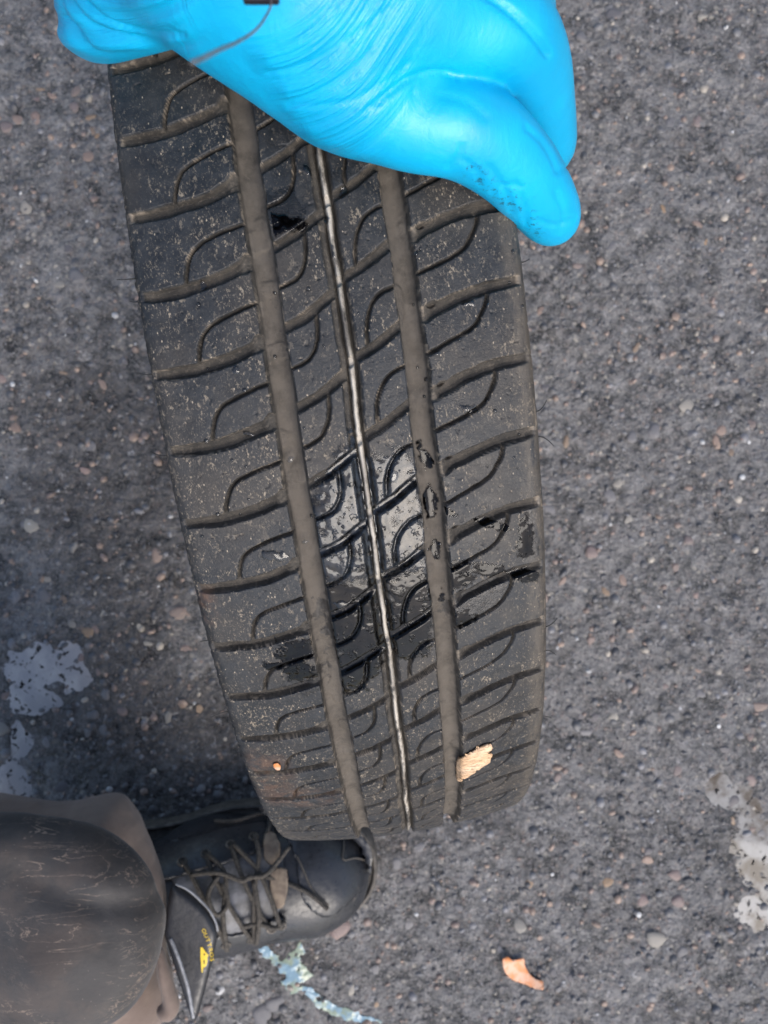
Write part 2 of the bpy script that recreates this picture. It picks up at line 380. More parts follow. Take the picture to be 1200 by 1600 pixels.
hc = np.interp(cc, [-1.7, -1.2, .2, .7, .95, 1.15, 1.6, 2.3, 2.9, 3.1, 3.6, 4.1, 4.6], [0, -1.5, -1.7, -4.2, -4.2, -1.3, -.75, -.95, -1.7, -4.2, -4.2, -1.2, 0])
h = np.where((cc > -1.7) & (cc < 4.6), np.minimum(h, hc), h)
pale = (ss(1.0, 1.5, cc)*(1-ss(2.6, 3.1, cc)))*np.clip(.75+.6*noise2(S*2.2, 0*T, 35), 0, 1)
# wear: rounded block edges, pits, shoulder ribs
fine_rows = (S > -7.01) & (S < 15)
h = h+.05*noise2(S*PM/3, T/3, 41)+.10*noise2(S*PM/11, T/11, 42)
pit = noise2(S*PM/1.3, T/1.3, 43); h = h-np.where((h > -.5), .35*ss(.80, .95, pit), 0)
sh = np.abs(T)
h = h+.22*np.cos((sh-60)*2*math.pi/1.5)*ss(59.5, 60.5, sh)*(1-ss(66, 67, sh))
h = h+.35*noise2(S*PM/1.5, T/1.1, 44)*ss(60, 62, sh)*(1-ss(66, 68, sh))*(T < 0)
dep = np.clip(-h/4, 0, 1)
edge = np.clip(ss(.05, .3, -h)*(1-ss(.6, 2.0, -h)), 0, 1)*((np.abs(wT+20.8) < 5) | (np.abs(wT-23.1) < 5) | (noise2(S*PM/6, T/6, 49) > .25))
band = ss(53, 58, T)
def blob(s, u, rs_, ru, rot=0):
    x = (S-s)*PM; y = T-u; c, q = math.cos(rot), math.sin(rot); a = c*x+q*y; b = -q*x+c*y
    return np.clip(1-np.sqrt((a/rs_)**2+(b/ru)**2), -3, 1)
nA = fbm2(S*PM/5, T/5, 4, 51); nB = fbm2(S*PM/2.4, T/2.4, 3, 61)
def mx(*a):
    r = a[0]
    for b in a[1:]: r = np.maximum(r, b)
    return r
wet = np.clip(mx(blob(6.0, -6, 34, 30), blob(4.3, 3, 34, 24), blob(5.8, 36, 12, 26, .45), blob(.2, -12, 10, 12), blob(5.0, 56, 22, 6), blob(6.8, -30, 14, 16)), 0, 1)
rust = np.clip(mx(blob(9.1, -53, 26, 12), blob(10.0, -44, 12, 22), blob(5.3, -59, 10, 5)), 0, 1)
# surface points
ang = -S*PIT; rad = R*1000+zc[None, :]+h*nz[None, :]; U = uc[None, :]+h*nu[None, :]
def cyl(U, rad, ang):
    return np.stack([U, rad*np.sin(ang), rad*np.cos(ang)+R*1000], -1)/1000
P = cyl(U, rad, ang); nr, nc = S.shape
# vertex normals over the whole sheet (so that pieces meet without a seam)
Pr = np.concatenate([P[-1:], P, P[:1]]); dS = Pr[2:]-Pr[:-2]; dT = np.gradient(P, axis=1)
NR = np.cross(dS, dT); NR /= np.linalg.norm(NR, axis=-1, keepdims=True)
outw = np.stack([0*S, np.sin(ang), np.cos(ang)], -1)
if (NR*outw).sum(-1).mean() < 0: NR = -NR; flip = True
else: flip = False
FQ = gridfaces(nr, nc, True)
if flip is False: pass
Pf = P.reshape(-1, 3); Nf = NR.reshape(-1, 3)
fn = np.cross(Pf[FQ[:, 1]]-Pf[FQ[:, 0]], Pf[FQ[:, 3]]-Pf[FQ[:, 0]]); av = Nf[FQ[:, 0]]
if (fn*av).sum(1).mean() < 0: FQ = FQ[:, ::-1]
hm = h.ravel()[FQ].mean(1); rb = rib.ravel()[FQ[:, 0]]; rw = (row.ravel()[FQ[:, 0]]) % NP
inb = (hm > -1.05) & (np.abs(T.ravel()[FQ].mean(1)) < 61)
bid = np.where(inb, rb*NP+rw, -1)
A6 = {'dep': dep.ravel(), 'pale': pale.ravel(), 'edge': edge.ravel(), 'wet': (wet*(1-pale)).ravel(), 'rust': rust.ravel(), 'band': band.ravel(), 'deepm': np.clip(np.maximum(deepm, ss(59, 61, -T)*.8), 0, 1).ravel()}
def sub(name, faces, parent, mat):
    ids, inv = np.unique(faces, return_inverse=True)
    me = mesh(name, Pf[ids], inv.reshape(faces.shape), True, {k: v[ids] for k, v in A6.items()})
    me.normals_split_custom_set_from_vertices(Nf[ids].astype(np.float32)); return link(name, me, mat, parent)
order = np.argsort(bid, kind='stable'); sb = bid[order]; cuts = np.flatnonzero(np.diff(sb))+1
for grp in np.split(order, cuts):
    b_ = bid[grp[0]]
    if b_ < 0 or len(grp) < 12:
        if b_ < 0: sub('groove_floor', FQ[grp], tyre, M['rubber'])
        continue
    sub('tread_block', FQ[grp], tyre, M['rubber'])
tread_bvh_faces = FQ[(S.ravel()[FQ[:, 0]] > -6.9) & (S.ravel()[FQ[:, 0]] < 14.9)]
# sidewalls, beads, liner: lathe
def lathe(prof, n=160):
    prof = np.array(prof, float); th = np.arange(n)*2*math.pi/n
    V = np.stack([np.broadcast_to(prof[:, 0], (n, len(prof))), prof[:, 1]*np.sin(th)[:, None], prof[:, 1]*np.cos(th)[:, None]+R*1000], -1)/1000
    return V.reshape(-1, 3), gridfaces(n, len(prof), True)
ue, ze = uc[-1], R*1000+zc[-1]
for sg in (1, -1):
    pr = [(sg*a, b) for a, b in [(ue-.2, ze+1.5), (ue+.6, ze-2), (ue+1.5, 268), (ue+2.2, 262), (ue+2.6, 261.2), (ue+2.6, 259), (ue+2.2, 258), (ue+2, 245), (ue+1, 232), (ue-2, 216), (ue-6, 204), (ue-8, 196)]]
    v, q = lathe(pr); link('sidewall', mesh('sidewall', v, q if sg < 0 else q[:, ::-1]), M['sidewall'], tyre)
    pr = [(sg*a, b) for a, b in [(ue-8, 196.3), (ue-7, 190), (ue-7, 182), (ue-10, 178), (ue-15, 177.5), (ue-18, 181), (ue-17, 190), (ue-14, 198)]]
    v, q = lathe(pr); link('bead', mesh('bead', v, q if sg < 0 else q[:, ::-1]), M['sidewall'], tyre)
pr = [(-ue+14, 198), (-ue+9, 212), (-ue+7, 240), (-ue+9, 262), (-ue+18, 274), (-20, 277), (20, 277), (ue-18, 274), (ue-9, 262), (ue-7, 240), (ue-9, 212), (ue-14, 198)]
v, q = lathe(pr); link('inner_liner', mesh('inner_liner', v, q), M['sidewall'], tyre)
# rubber hairs along both shoulders
M['hair'] = mat_plain('hair_rubber', (.012, .012, .012), .5)
def tread_pt(s, t, lift=0.):
    u, z = profile(np.array([t])); a = -s*PIT; r = R*1000+z[0]+lift
    return np.array([u[0], r*math.sin(a), r*math.cos(a)+R*1000])/1000
for s_, sg, L, cv in [(2.06, -1, 4.5, .3), (-.75, -1, 6, .1), (-3.1, -1, 5, .5), (-6.4+.4, -1, 3, 0), (-1.05+.0, -1, 3, .2), (7.5, -1, 7, -.2), (-4.4, -1, 3, 0),
                      (3.2, 1, 4.2, .9), (3.55, 1, 5, -.9), (6.7, 1, 5, .6), (7.2, 1, 4, -.7), (8.9, 1, 4, -.4), (1.2, 1, 3, .3)]:
    s_ = {2.06: -2.0}.get(s_, s_)
    s_ = -s_ if (sg < 0 and s_ < 0) else s_
    b0 = tread_pt(s_, sg*64); pts = []
    for t in np.linspace(0, 1, 8):
        pts.append(b0+np.array([sg*L*t, L*.45*cv*t*t*2, -.2*t])*1e-3)
    v, q = tube(pts, np.linspace(.00028, .00014, 8), 6); link('rubber_hair', mesh('rubber_hair', v, q), M['hair'], tyre)

# ---- liquids lying on the tread: sheets that follow the surface and bulge at their rims
hs = h.copy()
def film(name, mask, thick, flood, mat, label, cat, lift=.10, cut=-.35):
    body = mask > cut
    top = np.maximum(h, np.where(h < flood, flood, h))+lift+thick*ss(-.1, .5, mask)
    for _ in range(2):
        t2 = top.copy(); t2[1:-1, 1:-1] = (top[:-2, 1:-1]+top[2:, 1:-1]+top[1:-1, :-2]+top[1:-1, 2:]+2*top[1:-1, 1:-1])/6; top = np.maximum(t2, h+.06)
    Pw = cyl(uc[None, :]+top*nu[None, :], R*1000+zc[None, :]+top*nz[None, :], ang).reshape(-1, 3)
    FQ2 = gridfaces(nr, nc); ok = body.ravel()[FQ2].all(1)
    f = FQ2[ok]
    if len(f) == 0: return
    if (FQ[0] != gridfaces(2, nc)[0]).any() if False else False: pass
    ids, inv = np.unique(f, return_inverse=True); inv = inv.reshape(f.shape)
    Vt = Pw[ids]; n_ = np.cross(Vt[inv[:, 1]]-Vt[inv[:, 0]], Vt[inv[:, 3]]-Vt[inv[:, 0]])
    o_ = outw.reshape(-1, 3)[ids][inv[:, 0]]
    if (n_*o_).sum() < 0: inv = inv[:, ::-1]
    W = Vt@np.array(TM.to_3x3()).T+np.array(TM.translation)
    base = W[len(W)//2].copy(); o = link(name, mesh(name, W-base, inv, True, {'mk': mask.ravel()[ids]}), mat); o.location = base
    return tag(o, label, cat)
def P2T(x, y):                                             # photo pixel -> (s, t mm) on the tread
    o = TMi@Vector((0, 0, H)); d = (TMi.to_3x3()@Vector(((x-600)/F, (800-y)/F, -1))).normalized()
    y0, z0 = o.y, o.z-R; a = d.y**2+d.z**2; rr = R-.0006
    for _ in range(3):
        b = 2*(y0*d.y+z0*d.z); c = y0*y0+z0*z0-rr*rr; t = (-b-math.sqrt(max(0, b*b-4*a*c)))/(2*a)
        u = (o.x+d.x*t)*1000; rr = R-min(abs(u), 58)**2/(2*RC)/1000
    return -math.atan2(y0+d.y*t, z0+d.z*t)/PIT, u
def pb(x, y, r1, r2, rot=0):
    s, u = P2T(x, y); return blob(s, u, r1, r2, rot)
ngr = .35*nA+.35*nB
ang2 = noise2(S*PM/20, T/20, 70)
crd = (cc > .9) & (cc < 3.0)
mA = mx(pb(520, 800, 13, 8), pb(555, 770, 19, 9), pb(610, 765, 15, 10), pb(635, 845, 16, 8), pb(525, 870, 14, 10), pb(575, 850, 16, 12))+ngr*.9+.10
sp_ = P2T(570, 905)[0]; lowm = (S-sp_)*PM/3+.8*nB
mB = mx(pb(545, 930, 14, 13), pb(545, 985, 15, 13), pb(600, 985, 12, 12), pb(650, 930, 16, 10), pb(555, 1040, 12, 10), pb(640, 1000, 9, 9), pb(530, 1060, 8, 8))+ngr*1.0+.12
ex_ = (np.abs(wT+20.8) < 3.9) | (np.abs(wT-23.1) < 3.9)
mA0 = np.maximum(mA, mB); mA = np.minimum(mA0, -lowm*.5+.1); mB = np.minimum(mA0, lowm*.5+.1)
mA = np.where(ex_ | crd, np.minimum(mA, -.5), mA); mB = np.where(ex_ | crd, np.minimum(mB, -.5), mB)
film('water_film', mA, .16, -2.6, M['water'], 'wet patch in the middle of the tread that mirrors the pale sky, its sheen partly painted', 'water', .07)
film('wet_smear', mB, .20, -2.2, M['water_dark_refl'], 'broad glossy wet patch with its dark reflection painted black, on the tread just below the sky-reflecting one', 'liquid', .09)
mC = mx(pb(465, 1020, 7, 10, .2), pb(475, 1050, 5, 8), pb(430, 1040, 3, 5))+ngr*1.3-.05
mC = np.where(T > -25, -1, mC)
film('wet_smear', mC, .15, -2.4, M['oil'], 'black wet patch on the left shoulder blocks beside the left main groove', 'liquid')
mD = mx(pb(760, 890, 3, 14, -.45), pb(715, 905, 4.5, 8, -.3), pb(820, 840, 9, 4), pb(720, 965, 5, 6), pb(815, 900, 3, 9, -.4), pb(770, 820, 2, 8, -.5), pb(700, 800, 2, 6, -.5))+ngr*1.3-.05
mD = np.where(T < 27.2, -1, mD)
film('wet_smear', mD, .12, -3, M['oil'], 'streaky black wet marks running across the right shoulder blocks', 'liquid')
mE = mx(pb(667, 715, 6, 3.4), pb(678, 790, 7, 3), pb(686, 870, 5, 2.5), pb(695, 945, 4, 2.5))+ngr*1.4-.15
mE = np.where((mA > -.05) | (T > 26.8) | (T < 19.6), -1, mE)
film('wet_smear', mE, .25, -9, M['oil'], 'broken black wet drips lying inside the right main groove', 'liquid', .2)
mF = mx(pb(440, 350, 4, 8, -.2), pb(420, 345, 3, 3))+ngr*1.1-.1
mF = np.where(T < -16.3, -1, mF)
film('wet_smear', mF, .15, -3, M['oil'], 'small black wet smear near the top of the tread beside the left main groove', 'liquid')
for x, y, a, b, rot, lab in [(538, 297, 2.6, 1.6, -.6, 'silvery water drop in the slanting groove just right of the pale centre cord'),
                             (480, 266, 2.2, 1.3, .1, 'silvery water drop on the block nearest the glove, left of the centre cord'),
                             (733, 474, 1.6, 2.2, 0, 'square water drop on the upper right shoulder block'),
                             (735, 640, 1.5, 4.0, -.35, 'long water drop beside a curved slit on the right shoulder'),
                             (540, 945, 2.4, 4, 0, 'bright water pool against the left main groove, below the sky-tinted wet patch'),
                             (430, 870, 2.2, 5, -.2, 'thin water trail on the left shoulder inside a curved slit'),
                             (452, 720, 1.2, 1.2, 0, 'round water drop in the left main groove'),
                             (316, 446, 1.8, 1.4, .5, 'black and silver drop where a curved slit meets a groove, upper left shoulder'),
                             (369, 578, 1.2, 1.6, 0, 'small dark drop just under the third visible left shoulder groove'),
                             (386, 680, 1.0, 2.0, -.3, 'narrow dark drop inside a left shoulder groove, above the round groove drop'),
                             (510, 342, 1.6, .9, 0, 'bright drop beside the pale centre cord, upper one'),
                             (519, 388, 2.4, .8, .1, 'bright drip running along the pale centre cord, lower one'),
                             (476, 852, 1.1, 1.3, 0, 'pair of tiny beads merged in the left main groove beside the wet patch'),
                             (612, 745, 2.2, 3.2, .4, 'raised silvery blister of water at the top of the wet patch'),
                             (683, 553, 1.0, 1.0, 0, 'lone drop on the right main groove edge')]:
    mm = pb(x, y, a, b, rot)+.45*noise2(S*PM/1.7, T/1.7, 67)-.02
    film('water_drop', mm, .7, -3, M['bead'] if y != 945 else M['water'], lab, 'water drop', .10, .02)
# ------------------------------------------------------------------ beads
TB_V = Pf@np.array(TM.to_3x3()).T+np.array(TM.translation)
ids, inv = np.unique(tread_bvh_faces, return_inverse=True)
tbvh = BVHTree.FromPolygons([tuple(v) for v in TB_V[ids]], inv.reshape(tread_bvh_faces.shape).tolist())
def hit(bvh, x, y):
    d = Vector(((x-600)/F, (800-y)/F, -1)).normalized(); r = bvh.ray_cast(Vector((0, 0, H)), d); return r[0], r[1]
def dome(n=8, rings=3, flat=.5):
    V = [(0, 0, flat)]; Q = []
    for i in range(1, rings+1):
        a = math.pi/2*i/rings
        for k in range(n): V.append((math.sin(a)*math.cos(2*math.pi*k/n), math.sin(a)*math.sin(2*math.pi*k/n), flat*math.cos(a)))
    for k in range(0, n, 2): Q.append([0, 1+k, 1+(k+1) % n, 1+(k+2) % n])
    for i in range(rings-1):
        for k in range(n): a = 1+i*n+k; b = 1+i*n+(k+1) % n; Q.append([a, a+n, b+n, b])
    return np.array(V, float), np.array(Q)
bv, bq = dome(10, 4, .6); bead_me = mesh('water_bead', bv*.00055, bq); bead_me.materials.append(M['bead'])
for i in range(46):
    x, y = (rng.uniform(640, 820), rng.uniform(380, 860)) if i < 26 else (rng.uniform(300, 560), rng.uniform(420, 900))
    p_, n_ = hit(tbvh, x, y)
    if p_ is None: continue
    o = link('water_bead', bead_me); o.location = p_; o.rotation_euler = n_.to_track_quat('Z', 'Y').to_euler(); sc_ = rng.uniform(.6, 1.6); o.scale = (sc_, sc_*rng.uniform(.8, 1.2), sc_)
    tag(o, 'tiny clear water bead sitting on a tread block of the tyre', 'water drop', 'water beads on the tyre tread')

# ================================================================== GROUND
def axis(lo, hi, st, far):
    a = np.arange(lo, hi+st/2, st); g = [];  d = st; x = 0
    while x < far: d *= 1.25; x += d; g.append(x)
    g = np.array(g); return np.concatenate([lo-g[::-1], a, a[-1]+g])
gx = axis(-.42, .42, .002, 8); gy = axis(-.54, .54, .002, 8)
GX, GY = np.meshgrid(gx, gy, indexing='xy')
PUD = [  # photo pixel centre, radii m, rotation, name
    (58, 1040, .034, .024, .2), (112, 1045, .020, .036, .35), (52, 1095, .030, .018, 0), (30, 1160, .010, .020, 0), (20, 1230, .022, .030, 0),
    (1150, 1250, .025, .02, 0), (1185, 1330, .030, .05, .3), (1190, 1425, .035, .022, .3), (1130, 1235, .02, .015, 0)]
def gpt(x, y): return (x-600)/F*H, (800-y)/F*H
def pudmask(X, Y):
    r = np.full(np.shape(X), -3.); wx = .006*fbm2(X/.02, Y/.02, 3, 95); wy = .006*fbm2(X/.02, Y/.02, 3, 96); X = X+wx; Y = Y+wy
    for x, y, a, b, rot in PUD:
        cx, cy = gpt(x, y); c, q = math.cos(rot), math.sin(rot); u = c*(X-cx)+q*(Y-cy); v = -q*(X-cx)+c*(Y-cy)
        r = np.maximum(r, 1-np.sqrt((u/a)**2+(v/b)**2))
    return r
def gheight(X, Y):
    k = 1/(1+np.maximum(0, np.hypot(X, Y)-1.2)*2)
    z = .0021*fbm2(X/.016, Y/.016, 4, 71)*k+.0012*fbm2(X/.07, Y/.07, 2, 75)*k
    rid = 1-np.abs(noise2(X/.006+3, Y/.006, 79)); z = z+.0011*(rid-.5)*k*2*ss(-.3, .5, noise2(X/.05, Y/.05, 80))
    p = pudmask(X, Y)+.25*fbm2(X/.012, Y/.012, 3, 90)
    return z-.0042*ss(-.15, .5, p)
GZ = gheight(GX, GY)-.0012
def mat_ground():
    m, nt, b = newmat('asphalt'); N = NT(nt); o = N.obj()
    n1 = N.noise(o, 14, 6, .65); n2 = N.noise(o, 52, 7, .72); n3 = N.noise(o, 420, 4, .7)
    base = N.mix(N.ramp(n2, .38, .62), c4(.024, .024, .0245), c4(.185, .181, .179))
    base = N.mix(N.ramp(n1, .42, .66, 0, .5), base, c4(.205, .200, .198))
    base = N.mix(N.ramp(N.noise(o, 190, 5, .75), .56, .68, 0, .6), base, c4(.28, .273, .268))
    base = N.mix(N.ramp(N.noise(o, 32, 5, .7, dist=.5), .50, .68, 0, .5), base, c4(.058, .052, .047))
    vc = N.vor(o, 190, out='Color'); vd = N.vor(o, 190); sp = N.n('ShaderNodeSeparateColor'); nt.links.new(vc, sp.inputs[0])
    stone = N.math('MULTIPLY', N.math('GREATER_THAN', sp.outputs[0], .50), N.ramp(vd, .30, .48, 1, 0))
    scol = N.mix(sp.outputs[1], c4(.20, .155, .13), c4(.17, .17, .18)); scol = N.mix(N.math('GREATER_THAN', sp.outputs[2], .9), scol, c4(.36, .33, .28))
    base = N.mix(N.math('MULTIPLY', stone, .6), base, scol)
    dm = N.ramp(N.math('ADD', N.attr('damp_shade'), N.math('MULTIPLY', N.math('SUBTRACT', N.noise(o, 60, 5, .7), .5), .9)), .2, .75)
    vf = N.vor(o, 520, out='Color'); sp2 = N.n('ShaderNodeSeparateColor'); nt.links.new(vf, sp2.inputs[0])
    base = N.mix(N.ramp(sp2.outputs[0], .7, 1., 0, .5), base, c4(.27, .25, .24))
    base = N.mix(N.ramp(sp2.outputs[1], .75, 1., 0, .55), base, c4(.022, .022, .024))
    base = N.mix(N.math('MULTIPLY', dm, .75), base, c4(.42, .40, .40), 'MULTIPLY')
    fl_ = N.math('MULTIPLY', N.ramp(N.noise(o, 105, 5, .75, dist=.8), .575, .66), N.ramp(n1, .4, .6, .25, 1)); base = N.mix(N.math('MULTIPLY', fl_, .8), base, c4(.37, .362, .358))
    N.put(b.inputs['Base Color'], base)
    N.put(b.inputs['Roughness'], N.ramp(n2, .35, .65, .22, .5)); b.inputs['Specular IOR Level'].default_value = .55
    hh = N.math('ADD', N.math('MULTIPLY', n3, .8), N.math('MULTIPLY', N.vor(o, 230, 'SMOOTH_F1'), -1.0)); hh = N.math('ADD', hh, N.math('MULTIPLY', n2, 3)); hh = N.math('ADD', hh, N.math('MULTIPLY', N.vor(o, 110, 'SMOOTH_F1'), -1.2))
    N.put(b.inputs['Normal'], N.bump(hh, 1.0, .0022)); return m
M['ground'] = mat_ground()
def gb(x, y, a, b2):
    cx, cy = gpt(x, y); return np.exp(-((GX-cx)/a)**2-((GY-cy)/b2)**2)
damp_shade = np.clip(gb(200, 800, .07, .16)+.9*gb(260, 1150, .10, .06)+.9*gb(350, 1240, .10, .03)+.8*gb(590, 1320, .07, .03)+.6*gb(480, 1500, .08, .02)+.5*gb(60, 700, .06, .1)+.6*gb(1150, 1350, .05, .06)+.7*gb(80, 1080, .06, .06)+.5*gb(800, 1290, .05, .02)+.35*fbm2(GX/.05, GY/.05, 4, 111), 0, 1)  # damp near the puddles, plus painted shade beside tyre, boot and leg
ground = link('asphalt_ground', mesh('asphalt_ground', np.stack([GX, GY, GZ], -1).reshape(-1, 3), gridfaces(len(gy), len(gx))[:, ::-1], True, {'damp_shade': damp_shade.ravel()}), M['ground'])
tag(ground, 'rough dark grey wet asphalt set with small tan and pink stones', None, None, 'structure')
# stones: twelve dome shapes shared by every separate stone
STC = [(.30, .215, .17), (.24, .175, .15), (.36, .33, .28), (.17, .165, .17), (.22, .21, .21), (.33, .22, .13), (.13, .12, .125), (.26, .19, .17)]
def smat(i, c):
    m, nt, b = newmat('stone_%s' % 'abcdefgh'[i]); N = NT(nt); o = N.obj()
    r = N.n('ShaderNodeObjectInfo').outputs['Random']
    base = N.mix(N.ramp(N.noise(o, 350, 4, .7), .3, .7), c4(*[v*.62 for v in c]), c4(*c)); base = N.mix(N.math('MULTIPLY', r, .5), base, c4(.10, .10, .105))
    N.put(b.inputs['Base Color'], base); b.inputs['Roughness'].default_value = .45
    N.put(b.inputs['Normal'], N.bump(N.noise(o, 900, 3, .6), .5, .0005)); return m
SM = [smat(i, c) for i, c in enumerate(STC)]
shapes = []
for i in range(16):
    v, q = dome(9 if False else 10, 3, .5); a = np.arctan2(v[:, 1], v[:, 0]); el = rng.uniform(.55, 1)
    rr = 1+.16*np.cos(2*a+rng.uniform(0, 6))+.12*np.cos(3*a+rng.uniform(0, 6))+.06*np.cos(5*a+rng.uniform(0, 6))
    v[:, :2] *= rr[:, None]; v[:, 1] *= el; v[:, 2] *= rng.uniform(.5, .9); v[:, 2] = np.minimum(v[:, 2], .34*rng.uniform(.7, 1)+.1*v[:, 0]*rng.uniform(-1, 1))
    me = mesh('stone', v, q); me.materials.append(SM[i % 8]); shapes.append(me)
big = [(48, 822, 13, 2), (120, 432, 14, 3), (115, 855, 9, 2), (160, 600, 10, 0), (245, 868, 12, 0), (278, 958, 13, 0), (24, 668, 9, 0), (290, 1015, 11, 1), (312, 1108, 8, 5), (262, 1122, 11, 2), (226, 1124, 7, 2),
       (190, 1112, 10, 1), (137, 988, 11, 5), (100, 936, 9, 5), (68, 932, 12, 3), (160, 958, 7, 2), (240, 975, 7, 2), (218, 980, 6, 2), (1133, 1217, 15, 7), (1148, 1253, 12, 6), (1145, 1285, 9, 5), (967, 1178, 10, 0),
       (950, 1378, 11, 5), (1058, 1368, 12, 7), (1060, 1410, 13, 7), (1025, 1468, 16, 2), (1155, 1347, 8, 2), (1088, 1452, 4, 2), (1120, 690, 12, 0), (974, 906, 11, 0), (952, 800, 7, 3), (983, 814, 9, 2), (1075, 765, 7, 0),
       (1056, 888, 9, 1), (880, 908, 9, 0), (862, 800, 14, 4), (845, 485, 10, 0), (120, 140, 13, 0), (80, 148, 9, 0), (140, 182, 9, 5), (28, 186, 10, 0), (145, 205, 8, 5), (152, 210, 7, 5), (138, 244, 11, 0), (118, 285, 8, 5), (1000, 1490, 5, 5), (410, 1590, 20, 3), (530, 1450, 22, 7), (430, 1570, 16, 3), (165, 1085, 9, 3), (1050, 190, 10, 3), (1100, 320, 9, 3), (1090, 350, 9, 0), (620, 1350, 10, 3), (800, 1215, 11, 1), (760, 1230, 9, 3), (1012, 1345, 9, 0)]
def add_stone(X, Y, r, ci):
    me = shapes[(ci % 8)+8*int(rng.integers(2))]
    o = link('stone', me, None, ground); z = float(gheight(np.array([X]), np.array([Y]))[0])-.0012
    o.location = (X, Y, z-.0002); o.scale = (r, r, r*rng.uniform(.5, .9)); o.rotation_euler = (rng.normal(0, .12), rng.normal(0, .12), rng.uniform(0, 6.28))
for x, y, r, ci in big:
    X, Y = gpt(x, y); add_stone(X, Y, r/F*H*.95, ci)
for i in range(240):
    X = rng.uniform(-.37, .37); Y = rng.uniform(-.49, .49); add_stone(X, Y, rng.uniform(.0032, .0060) if i % 6 else rng.uniform(.006, .0088), int(rng.choice([0, 1, 2, 3, 3, 4, 4, 5, 6, 6, 7, 7])))
# grit: everything smaller, one mesh
n = 12000; gv, gq = dome(6, 2, .55); GXp = rng.uniform(-.46, .46, n); GYp = rng.uniform(-.58, .58, n)
gr = rng.gamma(2.2, .00075, n)+.0006; gr = np.minimum(gr, .0058); gz = gheight(GXp, GYp)-.0013; ro = rng.uniform(0, 6.28, n); el = rng.uniform(.5, 1, n)
vx = gv[None, :, 0]*gr[:, None]; vy = gv[None, :, 1]*(gr*el)[:, None]; vz = gv[None, :, 2]*gr[:, None]*rng.uniform(.6, 1.3, n)[:, None]
tx = rng.normal(0, .25, n)[:, None]; vz = vz+vx*tx
X = vx*np.cos(ro)[:, None]-vy*np.sin(ro)[:, None]+GXp[:, None]; Y = vx*np.sin(ro)[:, None]+vy*np.cos(ro)[:, None]+GYp[:, None]
GV = np.stack([X, Y, vz+gz[:, None]], -1).reshape(-1, 3); GQ = (gq[None]+np.arange(n)[:, None, None]*len(gv)).reshape(-1, 4)
pal = np.array([(.10, .10, .105), (.13, .13, .135), (.08, .08, .085), (.06, .06, .065), (.24, .18, .145), (.19, .145, .125), (.30, .27, .23), (.16, .16, .17), (.42, .42, .42)])
ci = rng.choice(9, n, p=[.20, .17, .15, .13, .10, .11, .04, .085, .015]); gc = pal[ci]*rng.uniform(.8, 1.15, (n, 1)); gc = np.concatenate([gc, np.ones((n, 1))], 1)
m, nt, b = newmat('grit'); N = NT(nt); N.put(b.inputs['Base Color'], N.attr('col', 'Color')); b.inputs['Roughness'].default_value = .42
N.put(b.inputs['Normal'], N.bump(N.noise(N.obj(), 900, 3, .6), .6, .0006)); M['grit'] = m
g_o = link('grit', mesh('grit', GV, GQ, True, {'col': np.repeat(gc, len(gv), 0)}), M['grit'], ground); g_o['kind'] = 'stuff'
# puddles: water level sheets; the bumps of the asphalt poke through
def mat_puddle(name, milk, tint, deep):  # milk: share of the painted sky tint over the clear water
    m, nt, b = newmat(name); N = NT(nt); o = N.obj(); nt.nodes.remove(b); outn = [n for n in nt.nodes if n.type == 'OUTPUT_MATERIAL'][0]
    df = N.n('ShaderNodeBsdfDiffuse'); N.put(df.inputs[0], N.mix(N.ramp(N.noise(o, 30, 4, .6), .4, .62), c4(*tint), c4(*deep)))
    tr = N.n('ShaderNodeBsdfTransparent'); tr.inputs[0].default_value = c4(.5, .47, .42); mx_ = N.n('ShaderNodeMixShader'); N.put(mx_.inputs[0], milk)
    nt.links.new(tr.outputs[0], mx_.inputs[1]); nt.links.new(df.outputs[0], mx_.inputs[2])
    gl = N.n('ShaderNodeBsdfGlossy'); gl.inputs['Roughness'].default_value = .03; fr = N.n('ShaderNodeFresnel'); fr.inputs['IOR'].default_value = 1.38
    m2 = N.n('ShaderNodeMixShader'); nt.links.new(fr.outputs[0], m2.inputs[0]); nt.links.new(mx_.outputs[0], m2.inputs[1]); nt.links.new(gl.outputs[0], m2.inputs[2])
    k = N.math('ADD', N.attr('mk'), N.math('MULTIPLY', N.math('SUBTRACT', N.noise(o, 90, 6, .72), .5), 1.7)); k = N.math('SUBTRACT', k, N.math('MULTIPLY', N.ramp(N.noise(o, 130, 4, .6, dist=.5), .56, .64), 1.1))
    m3 = N.n('ShaderNodeMixShader'); t2 = N.n('ShaderNodeBsdfTransparent'); N.put(m3.inputs[0], N.ramp(k, .02, .42)); nt.links.new(t2.outputs[0], m3.inputs[1]); nt.links.new(m2.outputs[0], m3.inputs[2]); nt.links.new(m3.outputs[0], outn.inputs[0])
    return m
M['puddle'] = mat_puddle('sky_tint_puddle', .92, (.33, .325, .33), (.44, .425, .41)); M['puddle2'] = mat_puddle('sky_tint_puddle2', .72, (.34, .335, .325), (.10, .08, .06))  # pale tints stand for the sky's reflection, painted into the water
def sheet(name, cx, cy, rx, ry, z, mat, maskf, step=.0012):
    xs = np.arange(-rx, rx+step, step); ys = np.arange(-ry, ry+step, step); X, Y = np.meshgrid(xs+cx, ys+cy)
    mk = maskf(X, Y); Q = gridfaces(len(ys), len(xs))[:, ::-1]; ok = (mk.ravel()[Q] > 0).all(1); f = Q[ok]
    Z = z(X, Y, mk) if callable(z) else np.full(X.shape, z)
    ids, inv = np.unique(f, return_inverse=True); V = np.stack([X, Y, Z], -1).reshape(-1, 3)[ids]
    base = V.mean(0); o = link(name, mesh(name, V-base, inv.reshape(f.shape), True, {'mk': mk.ravel()[ids]}), mat); o.location = base; return o
lev = -.0030
